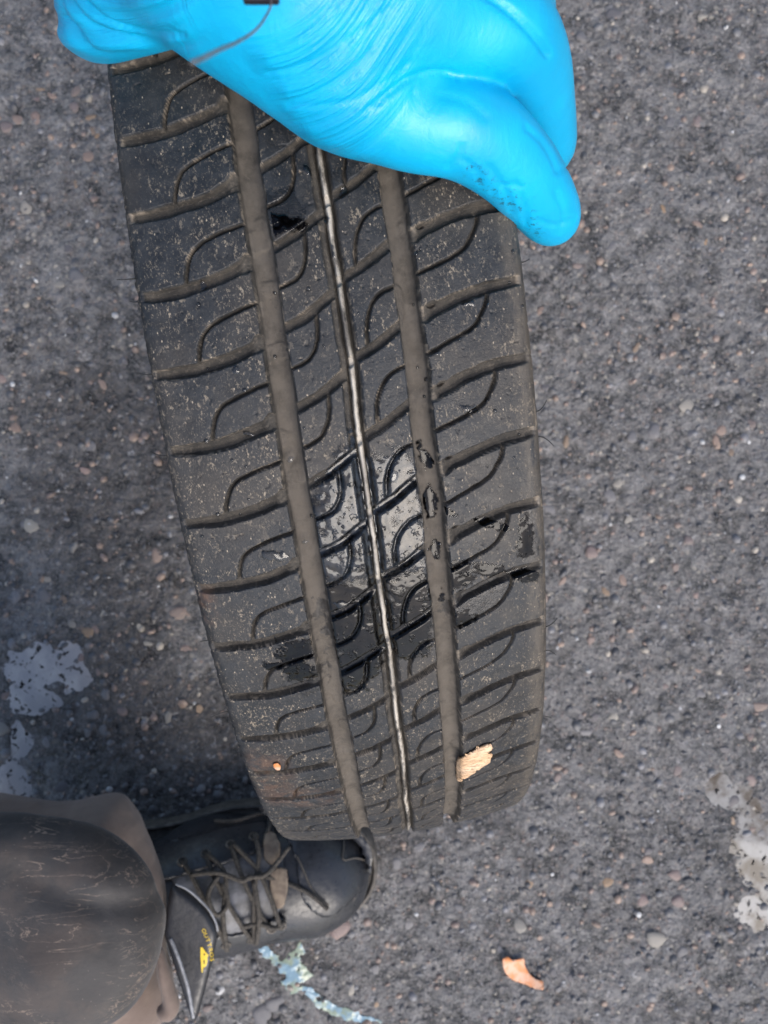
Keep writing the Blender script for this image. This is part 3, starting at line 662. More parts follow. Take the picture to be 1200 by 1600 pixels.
pm = lambda X, Y: np.minimum(pudmask(X, Y)+.46+.5*fbm2(X/.010, Y/.010, 3, 93), .62)
for (x, y, rx, ry), lab in [((75, 1085, .075, .085), 'puddle with painted pale sky reflection lying in the asphalt at the left above the trouser leg'), ((15, 1215, .03, .06), None), ((1175, 1340, .055, .10), 'puddle with partly painted pale reflection in the asphalt at the lower right edge')]:
    if lab is None: continue
    cx, cy = gpt(x, y); ry2 = ry+.05 if x == 75 else ry
    o = sheet('puddle', cx, cy-(.04 if x == 75 else 0), rx, ry2, lev, M['puddle2'] if x == 1175 else M['puddle'], pm); tag(o, lab, None, None, 'structure')
# coolant spill
SP = [(395, 1472), (420, 1480), (440, 1500), (455, 1490), (470, 1470), (478, 1492), (474, 1510), (490, 1525), (478, 1535), (495, 1550), (520, 1570), (560, 1580), (600, 1598), (560, 1600), (520, 1590), (490, 1570), (470, 1548), (455, 1555), (440, 1540), (436, 1515), (410, 1495)]
SPm = [gpt(*q) for q in SP]
def spm(X, Y): return -poly_d(X, Y, SPm)/.006+.45*fbm2(X/.004, Y/.004, 3, 99)-.9*ss(.35, .6, noise2(X/.007, Y/.007, 98))
m, nt, b = newmat('coolant'); N = NT(nt); o = N.obj()
N.put(b.inputs['Base Color'], N.mix(N.ramp(N.noise(o, 55, 3, .6), .42, .58), c4(.30, .36, .27), c4(.22, .34, .42))); b.inputs['Roughness'].default_value = .12; b.inputs['Alpha'].default_value = .85
M['coolant'] = m
cx, cy = gpt(498, 1535); o = sheet('coolant_spill', cx, cy, .075, .05, lambda X, Y, k: gheight(X, Y)-.0006+.0007*np.sqrt(np.clip(k/1.2, 0, 1)), M['coolant'], spm, .0007)
tag(o, 'splash of pale green and blue coolant on the asphalt below the boot', 'spill')

# ================================================================== LEAVES, CHIPS
def chip(name, outline, bvh, dz, bend, mat, label, cat, hfun=None, nseg=26, thick=.0004, depth=None):
    O = smoothline(outline, 3, True); x0, y0 = O.min(0); x1, y1 = O.max(0)
    xs = np.linspace(x0, x1, nseg); ys = np.linspace(y0, y1, nseg); X, Y = np.meshgrid(xs, ys); d = poly_d(X, Y, O)
    P = np.zeros(X.shape+(3,))
    for i in range(nseg):
        for j in range(nseg):
            if bvh is not None:
                p_, n_ = hit(bvh, X[i, j], Y[i, j])
                P[i, j] = np.array(p_) if p_ is not None else at(X[i, j], Y[i, j], depth or .45)
            else: P[i, j] = at(X[i, j], Y[i, j], H)
    if bvh is not None:                                     # a stiff piece: smooth away the grooves
        for _ in range(30):
            Q2 = P.copy(); Q2[1:-1, 1:-1] = (P[:-2, 1:-1]+P[2:, 1:-1]+P[1:-1, :-2]+P[1:-1, 2:])/4; P[..., 2] = np.maximum(Q2[..., 2], P[..., 2])
    xn = (X-x0)/(x1-x0)*2-1; yn = (Y-y0)/(y1-y0)*2-1
    P[..., 2] += dz+bend(xn, yn)
    q = gridfaces(nseg, nseg)[:, ::-1]; ok = (d.ravel()[q] < .0).any(1); f = q[ok]
    # snap rim vertices onto the outline
    cand = np.unique(f); pf = P.reshape(-1, 3); dx = d.ravel()
    ids, inv = np.unique(f, return_inverse=True); inv = inv.reshape(f.shape); V = pf[ids].copy()
    for k, i in enumerate(ids):
        if dx[i] > 0:
            xx, yy = X.ravel()[i], Y.ravel()[i]; j = np.argmin(np.hypot(O[:, 0]-xx, O[:, 1]-yy)); dep_ = H-V[k, 2]
            V[k] = at(O[j, 0], O[j, 1], dep_)
    base = V.mean(0); o = link(name, mesh(name, V-base, inv), mat); o.location = base
    sm_ = o.modifiers.new('thick', 'SOLIDIFY'); sm_.thickness = thick; sm_.offset = -1
    return tag(o, label, cat)
def mat_leaf(name, a, b_, stripe=0):
    m, nt, b = newmat(name); N = NT(nt); o = N.obj(); f = N.ramp(N.noise(o, 90, 4, .6), .38, .62)
    base = N.mix(f, c4(*a), c4(*b_))
    if stripe:
        mp = N.n('ShaderNodeMapping'); nt.links.new(o, mp.inputs[0]); mp.inputs['Rotation'].default_value = (0, 0, -.75); mp.inputs['Scale'].default_value = (.12, 1, 1)
        w = N.noise(mp.outputs[0], 1100, 3, .7); base = N.mix(N.ramp(w, .42, .62, 0, .75), base, c4(*[v*.35 for v in a])); N.put(b.inputs['Normal'], N.bump(w, .6, .0006))
    N.put(b.inputs['Base Color'], base); b.inputs['Roughness'].default_value = .5; b.inputs['Subsurface Weight'].default_value = 0; return m
M['leaf'] = mat_leaf('orange_leaf', (.60, .20, .05), (.60, .36, .24))
chip('leaf_scrap', [(785, 1500), (793, 1495), (800, 1500), (808, 1499), (818, 1497), (820, 1508), (828, 1522), (838, 1530), (848, 1533), (849, 1543), (838, 1544), (815, 1536), (800, 1530), (788, 1516)], None, .0012,
     lambda x, y: .004*np.clip(-x, 0, 1)**2+.003*np.clip(x, 0, 1)**2+.0012*y*y, M['leaf'], 'curled orange scrap of dead leaf on the asphalt at the lower right', 'leaf', thick=.0004)
M['wood'] = mat_leaf('split_wood', (.62, .40, .23), (.70, .50, .33), 1)
chip('wood_splinter', [(716, 1188), (730, 1178), (748, 1167), (766, 1161), (765, 1170), (757, 1178), (768, 1176), (758, 1190), (742, 1203), (726, 1213), (716, 1216)], tbvh, .0006,
     lambda x, y: 0*x, M['wood'], 'pale tan wood splinter stuck on the lower right of the tyre tread', 'wood chip', thick=.0010)
chip('wood_crumb', [(428, 1193), (434, 1192), (438, 1197), (436, 1202), (430, 1199)], tbvh, .0008, lambda x, y: .0002*(1-x*x), M['leaf'], 'tiny orange crumb on the lower left shoulder of the tyre', 'wood chip', nseg=10, thick=.0004)

# ================================================================== PERSON
person = empty('person', (float(at(150, 1400, H)[0]), float(at(150, 1400, H)[1]), 0)); bpy.context.view_layer.update()
tag(person, 'person in brown trousers and black boot holding the tyre with a blue glove', 'person')
def plink(name, V, Q, mat, par=person, attrs=None):
    o = link(name, mesh(name, V-np.array(person.location), Q, True, attrs), mat, par); return o
def mat_glove():
    m, nt, b = newmat('blue_nitrile'); N = NT(nt); o = N.obj(); psi = N.attr('psi'); wm = N.attr('wm'); al = N.attr('al')
    cx = N.n('ShaderNodeCombineXYZ'); N.put(cx.inputs[0], psi); N.put(cx.inputs[1], al)
    w = N.noise(cx.outputs[0], 1, 3, .6); w2 = N.noise(cx.outputs[0], .42, 2, .5)
    soft = N.noise(o, 45, 3, .5)
    base = N.mix(N.ramp(soft, .3, .7), c4(.0, .315, .56), c4(.0, .375, .65))
    sm_ = N.math('MULTIPLY', N.attr('smudge'), N.ramp(N.noise(N.scale(o, (1, 1.6, 1)), 420, 5, .75), .54, .64))
    base = N.mix(N.math('MULTIPLY', sm_, .85), base, c4(.01, .02, .03)); N.put(b.inputs['Base Color'], base)
    b.inputs['Roughness'].default_value = .38; b.inputs['Specular IOR Level'].default_value = .42
    b.inputs['Subsurface Weight'].default_value = .25; b.inputs['Subsurface Radius'].default_value = (.2, .7, 1.); b.inputs['Subsurface Scale'].default_value = .003
    hh = N.math('MULTIPLY', N.math('ADD', N.math('MULTIPLY', w, .5), N.math('MULTIPLY', w2, 1.3)), wm)
    n1 = N.bump(hh, 1, .0013); n2 = N.bump(N.noise(N.scale(o, (1.4, .6, 1)), 130, 5, .65, dist=.7), .28, .0012, n1); n2 = N.bump(N.noise(o, 1600, 2, .5), .08, .0003, n2)
    N.put(b.inputs['Normal'], n2); return m
M['glove'] = mat_glove()
mm = .001
G_ = [  # chains: (px, py, depth, radius mm)
    ('index', [(540, 130, .254, 17), (640, 184, .2580, 13.2), (722, 197, .2610, 13.2), (795, 250, .274, 11.8), (840, 305, .289, 10.2), (864, 342, .300, 8.2)]),
    ('middle', [(560, 20, .245, 18), (690, 34, .248, 15.0), (780, 45, .254, 13.4), (822, 98, .273, 12.2), (842, 180, .300, 11.0), (851, 232, .318, 9.8)]),
    ('ring', [(600, -70, .243, 18), (730, -45, .246, 13.5), (785, -15, .254, 12.5), (808, 40, .280, 11), (818, 100, .310, 9.5)]),
    ('little', [(600, -150, .245, 16), (740, -120, .25, 12), (800, -80, .262, 10.5), (815, -30, .285, 9)]),
    ('thumb', [(380, -20, .245, 20), (290, -28, .250, 14.5), (212, -2, .262, 13.6), (158, 26, .279, 12.0), (142, 32, .298, 10.5)]),
    ('palm', [(330, -105, .235, 27), (440, -8, .240, 23.5), (520, 60, .246, 21.5)]),
    ('palm2', [(420, -140, .228, 30), (560, -60, .236, 23), (640, -10, .242, 19)]),
    ('palm3', [(405, -40, .244, 19), (458, 65, .2535, 16.0), (560, 130, .2555, 17)]),
    ('wrist', [(380, -180, .225, 30), (330, -420, .21, 30), (290, -650, .20, 36)])]
def glove_f(P):
    D = None; body = None
    def chain(c):
        r = None; c = smoothline([tuple(q) for q in c], 4)
        for (a, b) in zip(c[:-1], c[1:]):
            d = cone(P, at(*a[:3]), at(*b[:3]), a[3]*mm, b[3]*mm); r = d if r is None else smin(r, d, .004)
        return r
    for n_, c in G_:
        if n_ in ('palm', 'palm2', 'palm3', 'wrist'):
            d = chain(c); body = d if body is None else smin(body, d, .012)
    fing = None
    for n_, c in G_:
        if n_ in ('index', 'middle', 'ring', 'little'):
            d = chain(c); fing = d if fing is None else smin(fing, d, .0009)
    D = smin(body, fing, .006)
    D = smin(D, chain([g for g in G_ if g[0] == 'thumb'][0][1]), .010)
    return D
V, Q = sdf_mesh('glove', glove_f, (-.105, .06, H-.335), (.068, .235, H-.185), .00105)
V = relax(V, Q, 3, .4); Nn = vnormals(V, Q); gx_, gy_ = px(V)
xp = gx_-(gy_-100)*.55
t = np.clip(xp-395, 0, 200); g = .08*(xp-395)+.0019*t*t+np.where(xp > 595, (xp-595)*.76, 0)
psi = gy_+g
wm = ss(385, 430, xp)*(1-ss(600, 720, gx_+.35*gy_))*ss(60, 110, psi+20)*1.0
disp = wm*(.00050*noise(psi/15, xp/260, 0, 201)+.00028*noise(psi/7.5, xp/200, 0, 202))
# thumb pleats
thm = (1-ss(255, 330, gx_))
psit = np.hypot((gx_-215)/1.35, gy_+65+ (gx_-95)*.12)
disp += thm*(.0016*noise(psit/17, gx_/150, 0, 205)+.0004*noise(psit/8, gx_/90, 0, 206))
def crease(pts, w, a):
    global disp
    P_ = smoothline(pts, 6); d = poly_d(gx_, gy_, P_, False); disp = disp-a*np.exp(-(d/w)**2)
top = Nn[:, 2] > -.2
for pts, w, a in [([(108, -5), (140, 40), (190, 62), (250, 66)], 7, .0022), ([(130, -5), (165, 28), (215, 48), (285, 55)], 5, .0016), ([(96, 28), (122, 62), (160, 82), (205, 84)], 6, .0017), ([(98, 5), (112, 45), (140, 70)], 4, .0006),
                  ([(590, 165), (630, 128), (668, 113), (705, 116)], 5, .0007), ([(575, 172), (605, 148), (640, 126), (680, 114), (715, 118)], 5, .0009), ([(755, -12), (790, 12), (828, 48), (856, 86)], 6, .0016), ([(700, 262), (716, 245), (722, 228)], 4, .0006), ([(822, 200), (850, 226), (872, 268)], 4, .0006), ([(868, 300), (880, 330), (876, 360)], 4, .0006), ([(690, 150), (730, 160), (760, 185)], 6, .0004), ([(610, 150), (628, 134), (634, 120)], 3.5, .0005), ([(645, 150), (650, 136), (664, 124)], 3.5, .0005),
                  ([(725, 250), (745, 268), (750, 285)], 4, .0006), ([(765, 262), (790, 300), (800, 330)], 5, .0007), ([(805, 285), (818, 320), (822, 350)], 4, .0005), ([(770, 300), (790, 290), (815, 292)], 4, .0006),
                  ([(840, 345), (870, 352), (898, 342)], 4, .0005), ([(868, 268), (885, 262), (895, 250)], 3, .0004), ([(455, 165), (540, 160), (600, 130), (640, 98)], 5, .0006), ([(420, 112), (480, 100), (535, 70), (610, 12)], 5, .0006)]:
    crease(pts, w, a)
fade = ss(-.3, .2, Nn[:, 2]); V = V+Nn*(disp*fade)[:, None]
sm_ = np.exp(-(poly_d(gx_, gy_, np.array([(735, 262), (770, 298), (800, 325), (812, 300), (835, 362)]), False)/13)**2)
al = xp/130
plink('gloved_hand', V, Q, M['glove'], attrs={'psi': (psi*(1-thm)+psit*thm)/7.0, 'wm': np.clip(wm+thm*.8, 0, 1)*fade, 'al': al, 'smudge': sm_})
GLV = V; GLQ = Q
# sleeve above the frame
M['sleeve'] = mat_plain('dark_sleeve', (.02, .022, .03), .8, (.035, .037, .045), 200)
v, q = tube(smoothline([at(345, -330, .213), at(330, -450, .208), at(290, -700, .19), at(150, -1100, .12)], 6), np.linspace(.037, .05, 19), 24); plink('jacket_sleeve', v, q, M['sleeve'])

# ---- boot
e1 = np.array([math.cos(.055), math.sin(.055), 0]); e2 = np.array([-e1[1], e1[0], 0]); BO = np.array([-.013, -.332, 0])-e1*.315
def bl(P): q = P-BO.astype(np.float32); return np.stack([q@e1.astype(np.float32), q@e2.astype(np.float32)/.94, q[..., 2]], -1)
def boot_f(P):
    q = bl(P)
    d = ell(q, (.248, 0, .040), (.066, .057, .048)); d = smin(d, ell(q, (.185, .002, .040), (.075, .062, .055)), .02)
    d = smin(d, cone(q, (.16, 0, .060), (.075, 0, .100), .047, .045), .03); d = smin(d, ell(q, (.06, 0, .05), (.062, .046, .06)), .03)
    d = smin(d, cone(q, (.065, 0, .10), (.045, 0, .21), .048, .050), .03)
    d = np.maximum(d, .016-q[..., 2]); d = np.maximum(d, q[..., 2]-.150)
    # throat hollow under the laces
    tx = np.clip((q[..., 0]-.09)/.11, 0, 1)
    return d
V, Q = sdf_mesh('boot', boot_f, BO+np.array([-.03, -.07, 0])+0, BO+np.array([.34, .125, .215]), .0022); V = relax(V, Q, 2)
V = V+vnormals(V, Q)*(.0008*noise(V[:, 0]/.02, V[:, 1]/.02, V[:, 2]/.02, 300))[:, None]
def mat_leather(name, a, b_, rough, scuff=.2):
    m, nt, b = newmat(name); N = NT(nt); o = N.obj(); n1 = N.noise(o, 40, 5, .65); n2 = N.noise(o, 240, 4, .65)
    base = N.mix(N.ramp(n1, .35, .65), c4(*a), c4(*b_)); sc_ = N.ramp(N.noise(N.scale(o, (1, .35, 1)), 130, 5, .75), .58, .7); base = N.mix(N.math('MULTIPLY', sc_, scuff), base, c4(.20, .17, .14))
    N.put(b.inputs['Base Color'], base); N.put(b.inputs['Roughness'], N.ramp(n2, .3, .7, rough-.08, rough+.15)); N.put(b.inputs['Normal'], N.bump(n2, .25, .0012)); return m
M['leather'] = mat_leather('black_leather', (.014, .016, .020), (.024, .026, .031), .33, .30)
M['leather_flap'] = mat_leather('black_flap', (.010, .011, .014), (.018, .019, .023), .40, .08)
boot = plink('boot', V, Q, M['leather'])
bbvh = BVHTree.FromPolygons([tuple(v) for v in V], Q.tolist())
M['sole'] = mat_plain('boot_sole_rubber', (.050, .045, .040), .7, (.11, .098, .085), 120)
ol = [(.322, 0), (.315, .028), (.292, .050), (.25, .064), (.19, .068), (.13, .054), (.06, .050), (.01, .046), (-.012, .02), (-.012, -.02), (.01, -.046), (.06, -.050), (.13, -.054), (.19, -.066), (.25, -.062), (.292, -.048), (.315, -.027)]
OL = smoothline(ol, 5, True); nn = len(OL); V = []; c0 = OL.mean(0)
for z, k in [(.001, .985), (.003, 1.), (.014, 1.0), (.020, 1.0), (.0235, .985), (.024, .93), (.024, .4)]:
    for p_ in OL: w_ = c0+(p_-c0)*k; V.append(BO+e1*w_[0]+e2*w_[1]*.93+np.array([0, 0, z]))
Q = [[i*nn+k, i*nn+(k+1) % nn, (i+1)*nn+(k+1) % nn, (i+1)*nn+k] for i in range(6) for k in range(nn)]
plink('boot_sole', np.array(V), np.array(Q)[:, ::-1], M['sole'], person)
M['lace'] = mat_plain('dirty_lace', (.030, .027, .024), .85, (.090, .080, .068), 500, .8, .0008)
M['eyelet'] = mat_plain('dark_eyelet', (.07, .065, .06), .35, (.16, .14, .12), 200, metal=.6)
M['tan'] = mat_plain('tan_lining', (.13, .10, .078), .85, (.22, .175, .13), 150)
M['greytongue'] = mat_plain('grey_tongue', (.045, .047, .052), .5, (.13, .135, .15), 90)
def drape(pts, lift, r, n=6, wob=0, arch=0):
    P_ = smoothline(pts, n); out = []
    for i, (x, y) in enumerate(P_):
        p_, n_ = hit(bbvh, x, y); t = i/(len(P_)-1)
        if p_ is None: out.append((out[-1] if out else at(x, y, .80))); continue
        out.append(np.array(p_)+np.array(n_)*(lift+arch*math.sin(math.pi*t)))
    out = np.array(out)
    for _ in range(2): out[1:-1] = (out[:-2]+out[2:]+2*out[1:-1])/4
    return tube(out, r, 7)
def patch(name, poly, lift, mat, par, th=.0018, ns=34, hill=0):
    O = smoothline(poly, 4, True); x0, y0 = O.min(0); x1, y1 = O.max(0); X, Y = np.meshgrid(np.linspace(x0, x1, ns), np.linspace(y0, y1, ns)); d = poly_d(X, Y, O)
    q = gridfaces(ns, ns)[:, ::-1]; f = q[(d.ravel()[q] < 0).any(1)]; ids, inv = np.unique(f, return_inverse=True); V = []
    for i in ids:
        xx, yy = X.ravel()[i], Y.ravel()[i]; dd = d.ravel()[i]
        if dd > 0: j = np.argmin(np.hypot(O[:, 0]-xx, O[:, 1]-yy)); xx, yy = O[j]
        p_, n_ = hit(bbvh, xx, yy)
        V.append(np.array(p_)+np.array(n_)*(lift+hill*min(1, max(0, -dd)/20)) if p_ is not None else at(xx, yy, .80))
    o = plink(name, np.array(V), inv.reshape(f.shape), mat, par); sm2 = o.modifiers.new('thick', 'SOLIDIFY'); sm2.thickness = th; sm2.offset = -.6; return o
# boot is parented at identity under person: sub-parts parent to the boot
patch('tongue', [(262, 1350), (300, 1345), (410, 1305), (442, 1345), (440, 1415), (400, 1450), (345, 1462), (300, 1440)], .0006, M['greytongue'], boot, .002)
patch('eyelet_flap', [(232, 1335), (300, 1312), (360, 1296), (412, 1288), (428, 1296), (420, 1318), (370, 1345), (300, 1366), (240, 1378)], .0022, M['leather'], boot, .0028)
patch('eyelet_flap', [(330, 1462), (380, 1452), (430, 1430), (446, 1436), (440, 1456), (395, 1478), (335, 1490)], .0022, M['leather'], boot, .0028)
patch('tongue_lining', [(412, 1312), (428, 1308), (438, 1330), (430, 1352), (414, 1345)], .004, M['tan'], boot, .003, 14)
patch('tongue_lining', [(424, 1365), (446, 1358), (450, 1385), (442, 1412), (426, 1408)], .004, M['tan'], boot, .003, 14)
patch('toe_panel', [(405, 1262), (450, 1262), (520, 1282), (560, 1300), (582, 1340), (560, 1392), (512, 1430), (480, 1415), (466, 1380), (462, 1340), (440, 1300)], .0012, M['leather'], boot, .0018, 40)
for x, y in [(285, 1350), (322, 1337), (360, 1324), (396, 1312), (352, 1470), (392, 1462), (424, 1446), (440, 1440)]:
    p_, n_ = hit(bbvh, x, y)
    if p_ is None: continue
    a = np.arange(13)*2*math.pi/12; u = Vector((1, 0, 0)).cross(n_).normalized(); w_ = n_.cross(u)
    ring = np.array([np.array(p_)+np.array(n_)*.0045+(np.array(u)*math.cos(k)+np.array(w_)*math.sin(k))*.0036 for k in a]); v, q = tube(ring, .0011, 6, False); plink('eyelet', v, q, M['eyelet'], boot)
for pts, lf, r, ar in [([(285, 1350), (305, 1380), (330, 1425), (352, 1468)], .006, .0020, .004), ([(322, 1337), (335, 1375), (362, 1420), (392, 1460)], .007, .0020, .003), ([(360, 1324), (370, 1360), (392, 1405), (424, 1445)], .006, .0020, .004),
                       ([(396, 1312), (402, 1345), (392, 1400), (395, 1460)], .008, .0020, .003), ([(440, 1440), (425, 1400), (400, 1360), (362, 1326)], .009, .0020, .002), ([(352, 1470), (345, 1420), (350, 1370), (324, 1340)], .009, .0020, .003),
                       ([(300, 1372), (340, 1368), (372, 1378), (385, 1372), (420, 1365), (452, 1330)], .011, .0020, .004), ([(384, 1374), (415, 1370), (445, 1378), (480, 1392), (508, 1411)], .011, .0020, -.007),
                       ([(335, 1290), (365, 1292), (395, 1285), (416, 1283), (421, 1298), (415, 1310)], .005, .0018, .002), ([(340, 1372), (325, 1395), (335, 1420), (352, 1405), (345, 1380)], .012, .0020, .003),
                       ([(372, 1440), (400, 1432), (430, 1438), (446, 1430)], .008, .0020, .003), ([(392, 1376), (400, 1420), (398, 1458)], .010, .0022, .003)]:
    v, q = drape(pts, lf, r, 6, arch=ar); plink('lace', v, q, M['lace'], boot)
# seams and scuffs on the toe
M['stitch'] = mat_plain('stitch_thread', (.05, .045, .04), .8)
for pts in [[(533, 1302), (534, 1325), (533, 1345), (552, 1342), (572, 1348)], [(464, 1338), (474, 1360), (485, 1385), (500, 1402), (512, 1412)]]:
    v, q = drape(pts, .0034, .0009); plink('seam', v, q, M['stitch'], boot)
for x, y in [(515, 1308), (560, 1320), (548, 1308)]:
    p_, n_ = hit(bbvh, x, y); dv, dq = dome(8, 2, .4)
    if p_ is not None: plink('mud_spot', dv*.0028+np.array(p_)+np.array(n_)*.0028, dq, M['tan'], boot)
# welt line round the toe edge
wl = [BO+e1*a+e2*b2*.93+np.array([0, 0, .026]) for a, b2 in [tuple(c0+(p_-c0)*.985) for p_ in OL]]
v, q = tube(np.array([w for w in wl]+[wl[0]]), .0021, 8, False); plink('boot_welt', v, q, M['sole'], person)

# ---- trousers, knee cover, flap : rounded slabs with their own thickness and tilt
def slab(name, poly, depth_fn, r, mat, step, thick=0, wrink=None, par=person, expo=1, attrs=None):
    O = smoothline(poly, 4, True); dm = np.mean([depth_fn(x, y) for x, y in poly])
    dm += .7*r; W = np.array([at(x, y, dm)[:2] for x, y in O]); lo = W.min(0)-.01; hi = W.max(0)+.01
    def f(P):
        X, Y, Z = P[..., 0], P[..., 1], P[..., 2]
        X2, Y2 = X[:, :, 0], Y[:, :, 0]; d2 = poly_d(X2, Y2, W)
        pxx = 600+F*X2/dm; pyy = 800-F*Y2/dm; zc_ = H-depth_fn(pxx, pyy)-r
        ins = np.clip(-d2, 0, r); prof = np.sqrt(np.clip(r*r-(r-ins)**2, 0, None))+thick
        prof = prof+(wrink(pxx, pyy) if wrink is not None else 0)
        zz = np.abs(Z-zc_[..., None]); a = zz-prof[..., None]
        return np.maximum(a*.7, d2[..., None])
    zs = [H-depth_fn(x, y) for x, y in poly]+[H-depth_fn(np.mean([p[0] for p in poly]), np.mean([p[1] for p in poly]))]
    V, Q = sdf_mesh(name, f, (lo[0], lo[1], min(zs)-2*r-.03), (hi[0], hi[1], max(zs)+.03), step); V = relax(V, Q, 3)
    return plink(name, V, Q, mat, par, attrs)
def mat_cloth(name, a, b_, sc=900, hair=False):
    m, nt, b = newmat(name); N = NT(nt); o = N.obj()
    base = N.mix(N.ramp(N.noise(o, 18, 5, .7), .38, .62), c4(*a), c4(*b_)); 
    if hair:
        base = N.mix(N.ramp(N.noise(o, 13, 5, .7), .45, .62, 0, .8), base, c4(.058, .044, .036))
        mp = N.n('ShaderNodeMapping'); nt.links.new(o, mp.inputs[0]); mp.inputs['Rotation'].default_value = (0, 0, -1.05); mp.inputs['Scale'].default_value = (.22, 1.5, 1)
        w = N.noise(mp.outputs[0], 75, 5, .62, dist=.8); sc_ = N.math('MULTIPLY', N.ramp(N.math('ABSOLUTE', N.math('SUBTRACT', w, .5)), 0, .012, 1, 0), N.ramp(N.noise(o, 22, 3, .6), .44, .58))
        base = N.mix(N.math('MULTIPLY', sc_, .75), base, c4(.27, .20, .15))
        base = N.mix(N.ramp(N.vor(o, 240), .05, .09, .5, 0), base, c4(.2, .17, .14))
    N.put(b.inputs['Base Color'], base); b.inputs['Roughness'].default_value = .8 if not hair else .7
    b.inputs['Sheen Weight'].default_value = .15
    fo = N.noise(N.scale(o, (1, 1.8, 1)), 17, 4, .55, dist=.2); fo = N.math('ABSOLUTE', N.math('SUBTRACT', fo, .5))
    nn1 = N.bump(N.math('ADD', N.noise(o, 30, 4, .6), N.math('MULTIPLY', N.ramp(fo, 0, .12), .12)), .22, .004); N.put(b.inputs['Normal'], N.bump(N.noise(o, sc, 3, .7), .35, .0006, nn1)); return m
M['brown'] = mat_cloth('brown_cloth', (.135, .098, .080), (.18, .135, .11))
M['knee'] = mat_cloth('dark_coated_cloth', (.019, .0175, .017), (.034, .031, .030), 500, True)
slab('trouser_leg', [(-300, 1275), (60, 1272), (110, 1266), (166, 1258), (195, 1285), (220, 1325), (238, 1362), (252, 1405), (256, 1450), (254, 1500), (262, 1560), (250, 1610), (150, 1700), (-300, 1750)],
     lambda x, y: .60+.0003*(x-100)*0+.00012*np.abs(y-1450), .058, M['brown'], .003, wrink=lambda x, y: .002*noise2(x/50, y/26, 401))
slab('trouser_fold', [(250, 1480), (258, 1500), (268, 1530), (277, 1560), (280, 1578), (272, 1594), (258, 1598), (247, 1592), (243, 1578), (252, 1570), (250, 1550), (245, 1530), (244, 1500)],
     lambda x, y: .62+0*x, .008, M['brown'], .0016, wrink=lambda x, y: .0006*noise2(x/8, y/20, 403))
slab('knee_cover', [(-420, 1282), (-100, 1280), (10, 1279), (70, 1284), (120, 1292), (160, 1308), (200, 1335), (232, 1372), (250, 1410), (256, 1440), (251, 1480), (243, 1510), (228, 1545), (200, 1580), (150, 1612), (40, 1680), (-200, 1720), (-420, 1700)],
     lambda x, y: .525+.0006*np.clip(np.abs(x-140)-60, 0, 60)*0-.012*np.exp(-((x-120)**2+(y-1490)**2)/(2*90.**2))*1.6, .020, M['knee'], .003,
     wrink=lambda x, y: .0022*noise2(x/80, y/60, 405)+.001*noise2(x/30-y/60, y/90, 406)-.0045*np.exp(-((y-1340-(x-60)*.42-18*np.sin(x/60))/16)**2)*ss(20, 90, x))
flap = slab('boot_flap', [(271, 1378), (285, 1384), (305, 1398), (325, 1418), (338, 1440), (342, 1455), (338, 1480), (331, 1510), (322, 1545), (312, 1580), (302, 1598), (292, 1588), (280, 1555), (268, 1515), (258, 1480), (256, 1455), (262, 1420)],
            lambda x, y: .655+.0016*np.clip(266+(np.maximum(y, 1420)-1466)*.32-x, 0, 60)+0*y, .005, M['leather_flap'], .0012, par=person)
# pale strips painted as highlights along the flap's fold and upper edge
M['edge'] = mat_plain('flap_highlight', (.17, .175, .19), .35, (.30, .31, .33), 150)
fl = [at(x, y, .6575) for x, y in smoothline([(266, 1466), (276, 1490), (286, 1518), (295, 1545), (301, 1575)], 6)]
fme = flap.data; fv = np.zeros(len(fme.vertices)*3, np.float32); fme.vertices.foreach_get('co', fv); fv = fv.reshape(-1, 3)+np.array(person.location)
fq = np.array([p.vertices[:] for p in fme.polygons]); fbvh = BVHTree.FromPolygons([tuple(v) for v in fv], fq.tolist())
def onf(x, y, lift):
    p_, n_ = hit(fbvh, x, y); return np.array(p_)+np.array([0, 0, lift]) if p_ is not None else at(x, y, .66)
def fdrape(pts, r, lift=.0003):
    return tube([onf(x, y, lift) for x, y in smoothline(pts, 5)], r, 6)
v, q = fdrape([(266, 1466), (276, 1490), (286, 1518), (294, 1545), (299, 1572), (302, 1590)], .0014, 0); plink('flap_fold_highlight', v, q, M['edge'], flap)
v, q = fdrape([(274, 1382), (290, 1388), (308, 1402), (326, 1421), (337, 1441), (340, 1455)], .0009, 0); plink('flap_rim_highlight', v, q, M['edge'], flap)
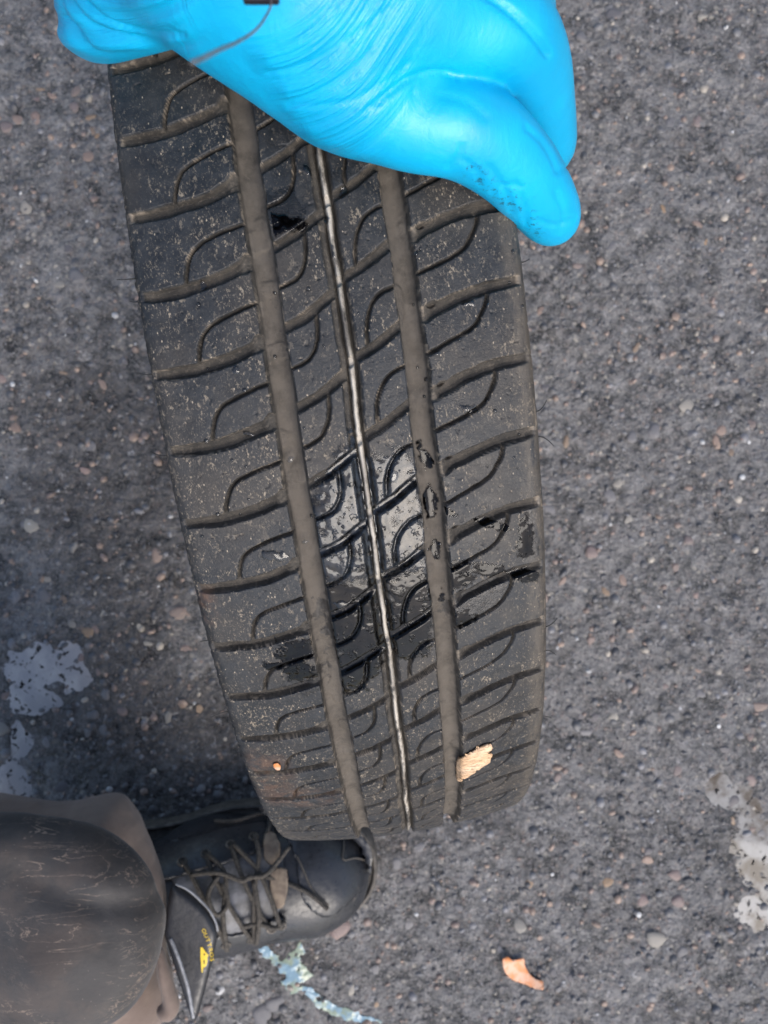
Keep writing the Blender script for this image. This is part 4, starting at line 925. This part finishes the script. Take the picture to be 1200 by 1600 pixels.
# yellow lettering and badge on the flap
m, nt, b = newmat('yellow_print'); b.inputs['Base Color'].default_value = c4(.72, .50, .02); b.inputs['Roughness'].default_value = .5; M['yellow'] = m
m, nt, b = newmat('black_print'); b.inputs['Base Color'].default_value = c4(.02, .018, .01); M['blackp'] = m
arc = smoothline([(317.0, 1451), (321.5, 1461), (325.5, 1471), (328.5, 1482), (330.5, 1493), (331.5, 1503)], 8)
word = 'OUTTROS'; cl = np.concatenate([[0], np.cumsum(np.hypot(*np.diff(arc, axis=0).T))])
for i, ch in enumerate(word):
    tc = bpy.data.curves.new('letter', 'FONT'); tc.body = ch; tc.size = 1; tc.resolution_u = 2; tc.extrude = 0; tc.align_x = 'CENTER'; tc.align_y = 'CENTER'
    to = bpy.data.objects.new('letter', tc); COL.objects.link(to); bpy.context.view_layer.update(); dg = bpy.context.evaluated_depsgraph_get()
    me = bpy.data.meshes.new_from_object(to.evaluated_get(dg)); bpy.data.objects.remove(to)
    L = (i+.5)/len(word)*cl[-1]; x = np.interp(L, cl, arc[:, 0]); y = np.interp(L, cl, arc[:, 1]); x2 = np.interp(L+1, cl, arc[:, 0]); y2 = np.interp(L+1, cl, arc[:, 1]); dx, dy = x2-x, y2-y; dl = math.hypot(dx, dy); dx /= dl; dy /= dl
    for v_ in me.vertices:                                   # reading down the flap
        a, b2 = v_.co.x*10.5, v_.co.y*8.5; X, Y = x+a*dx+b2*dy, y+a*dy-b2*dx; v_.co = Vector(onf(X, Y, .0004)-np.array(person.location))
    me.materials.append(M['yellow']); o = bpy.data.objects.new('letter', me); COL.objects.link(o); o.parent = flap
def fpoly(name, pts, mat, lift):
    V = np.array([onf(x, y, lift) for x, y in pts])-np.array(person.location); me = bpy.data.meshes.new(name); me.from_pydata([tuple(v) for v in V], [], [list(range(len(V)))[::-1]]); me.update()
    me.materials.append(mat); o = bpy.data.objects.new(name, me); COL.objects.link(o); o.parent = flap
fpoly('logo_badge', [(313.5, 1480), (316, 1479.5), (319.5, 1484), (323, 1489), (326, 1492), (324.5, 1495), (324, 1503), (322, 1509), (319.5, 1511), (317.5, 1512), (317, 1519), (315.5, 1519.5), (314.5, 1510), (313.5, 1495)], M['yellow'], .0004)
fpoly('logo_mark', [(318.8, 1488.5), (320.8, 1490.5), (320.5, 1493), (318.6, 1491.5)], M['blackp'], .0007)
fpoly('logo_mark', [(318.3, 1500), (320.3, 1500), (320.3, 1505.5), (318.6, 1505.5)], M['blackp'], .0007)

# ================================================================== CORD near the lens
M['cord'] = mat_plain('grey_cord', (.10, .095, .095), .8, (.2, .19, .19), 600)
M['clip'] = mat_plain('black_clip', (.008, .008, .012), .5)
cd = empty('wrist_cord', tuple(at(412, -14, .165))); bpy.context.view_layer.update(); tag(cd, 'thin grey cord hanging from a black tab in front of the blue glove', 'cord'); cb = np.array(cd.location)
v, q = tube(smoothline([at(412, -14, .165), at(424, 4, .165), at(414, 28, .160), at(398, 48, .152), at(370, 66, .140), at(346, 76, .128), at(318, 90, .118), at(300, 98, .115)], 6), np.linspace(.00018, .00032, 43), 7)
link('cord_strand', mesh('cord_strand', v-cb, q), M['cord'], cd)
def f_(P): c = np.array(at(408, -14, .166), np.float32); q = np.abs(P-c)-np.array([.0030, .0018, .0008], np.float32); return np.linalg.norm(np.maximum(q, 0), axis=-1)-.0004
c = at(408, -14, .166); V, Q = sdf_mesh('clip', f_, c-np.array([.005, .004, .003]), c+np.array([.005, .004, .003]), .0003); link('cord_tab', mesh('cord_tab', V-cb, Q), M['clip'], cd)
v, q = tube(smoothline([at(408, -18, .166), at(400, -120, .160), at(380, -300, .19)], 6), .0012, 8); link('strap', mesh('strap', v-cb, q), M['clip'], cd)
print('tris', sum(sum(len(p.vertices)-2 for p in o.data.polygons) if len(o.data.polygons) < 3000 else 2*len(o.data.polygons) for o in SC.objects if o.type == 'MESH'))
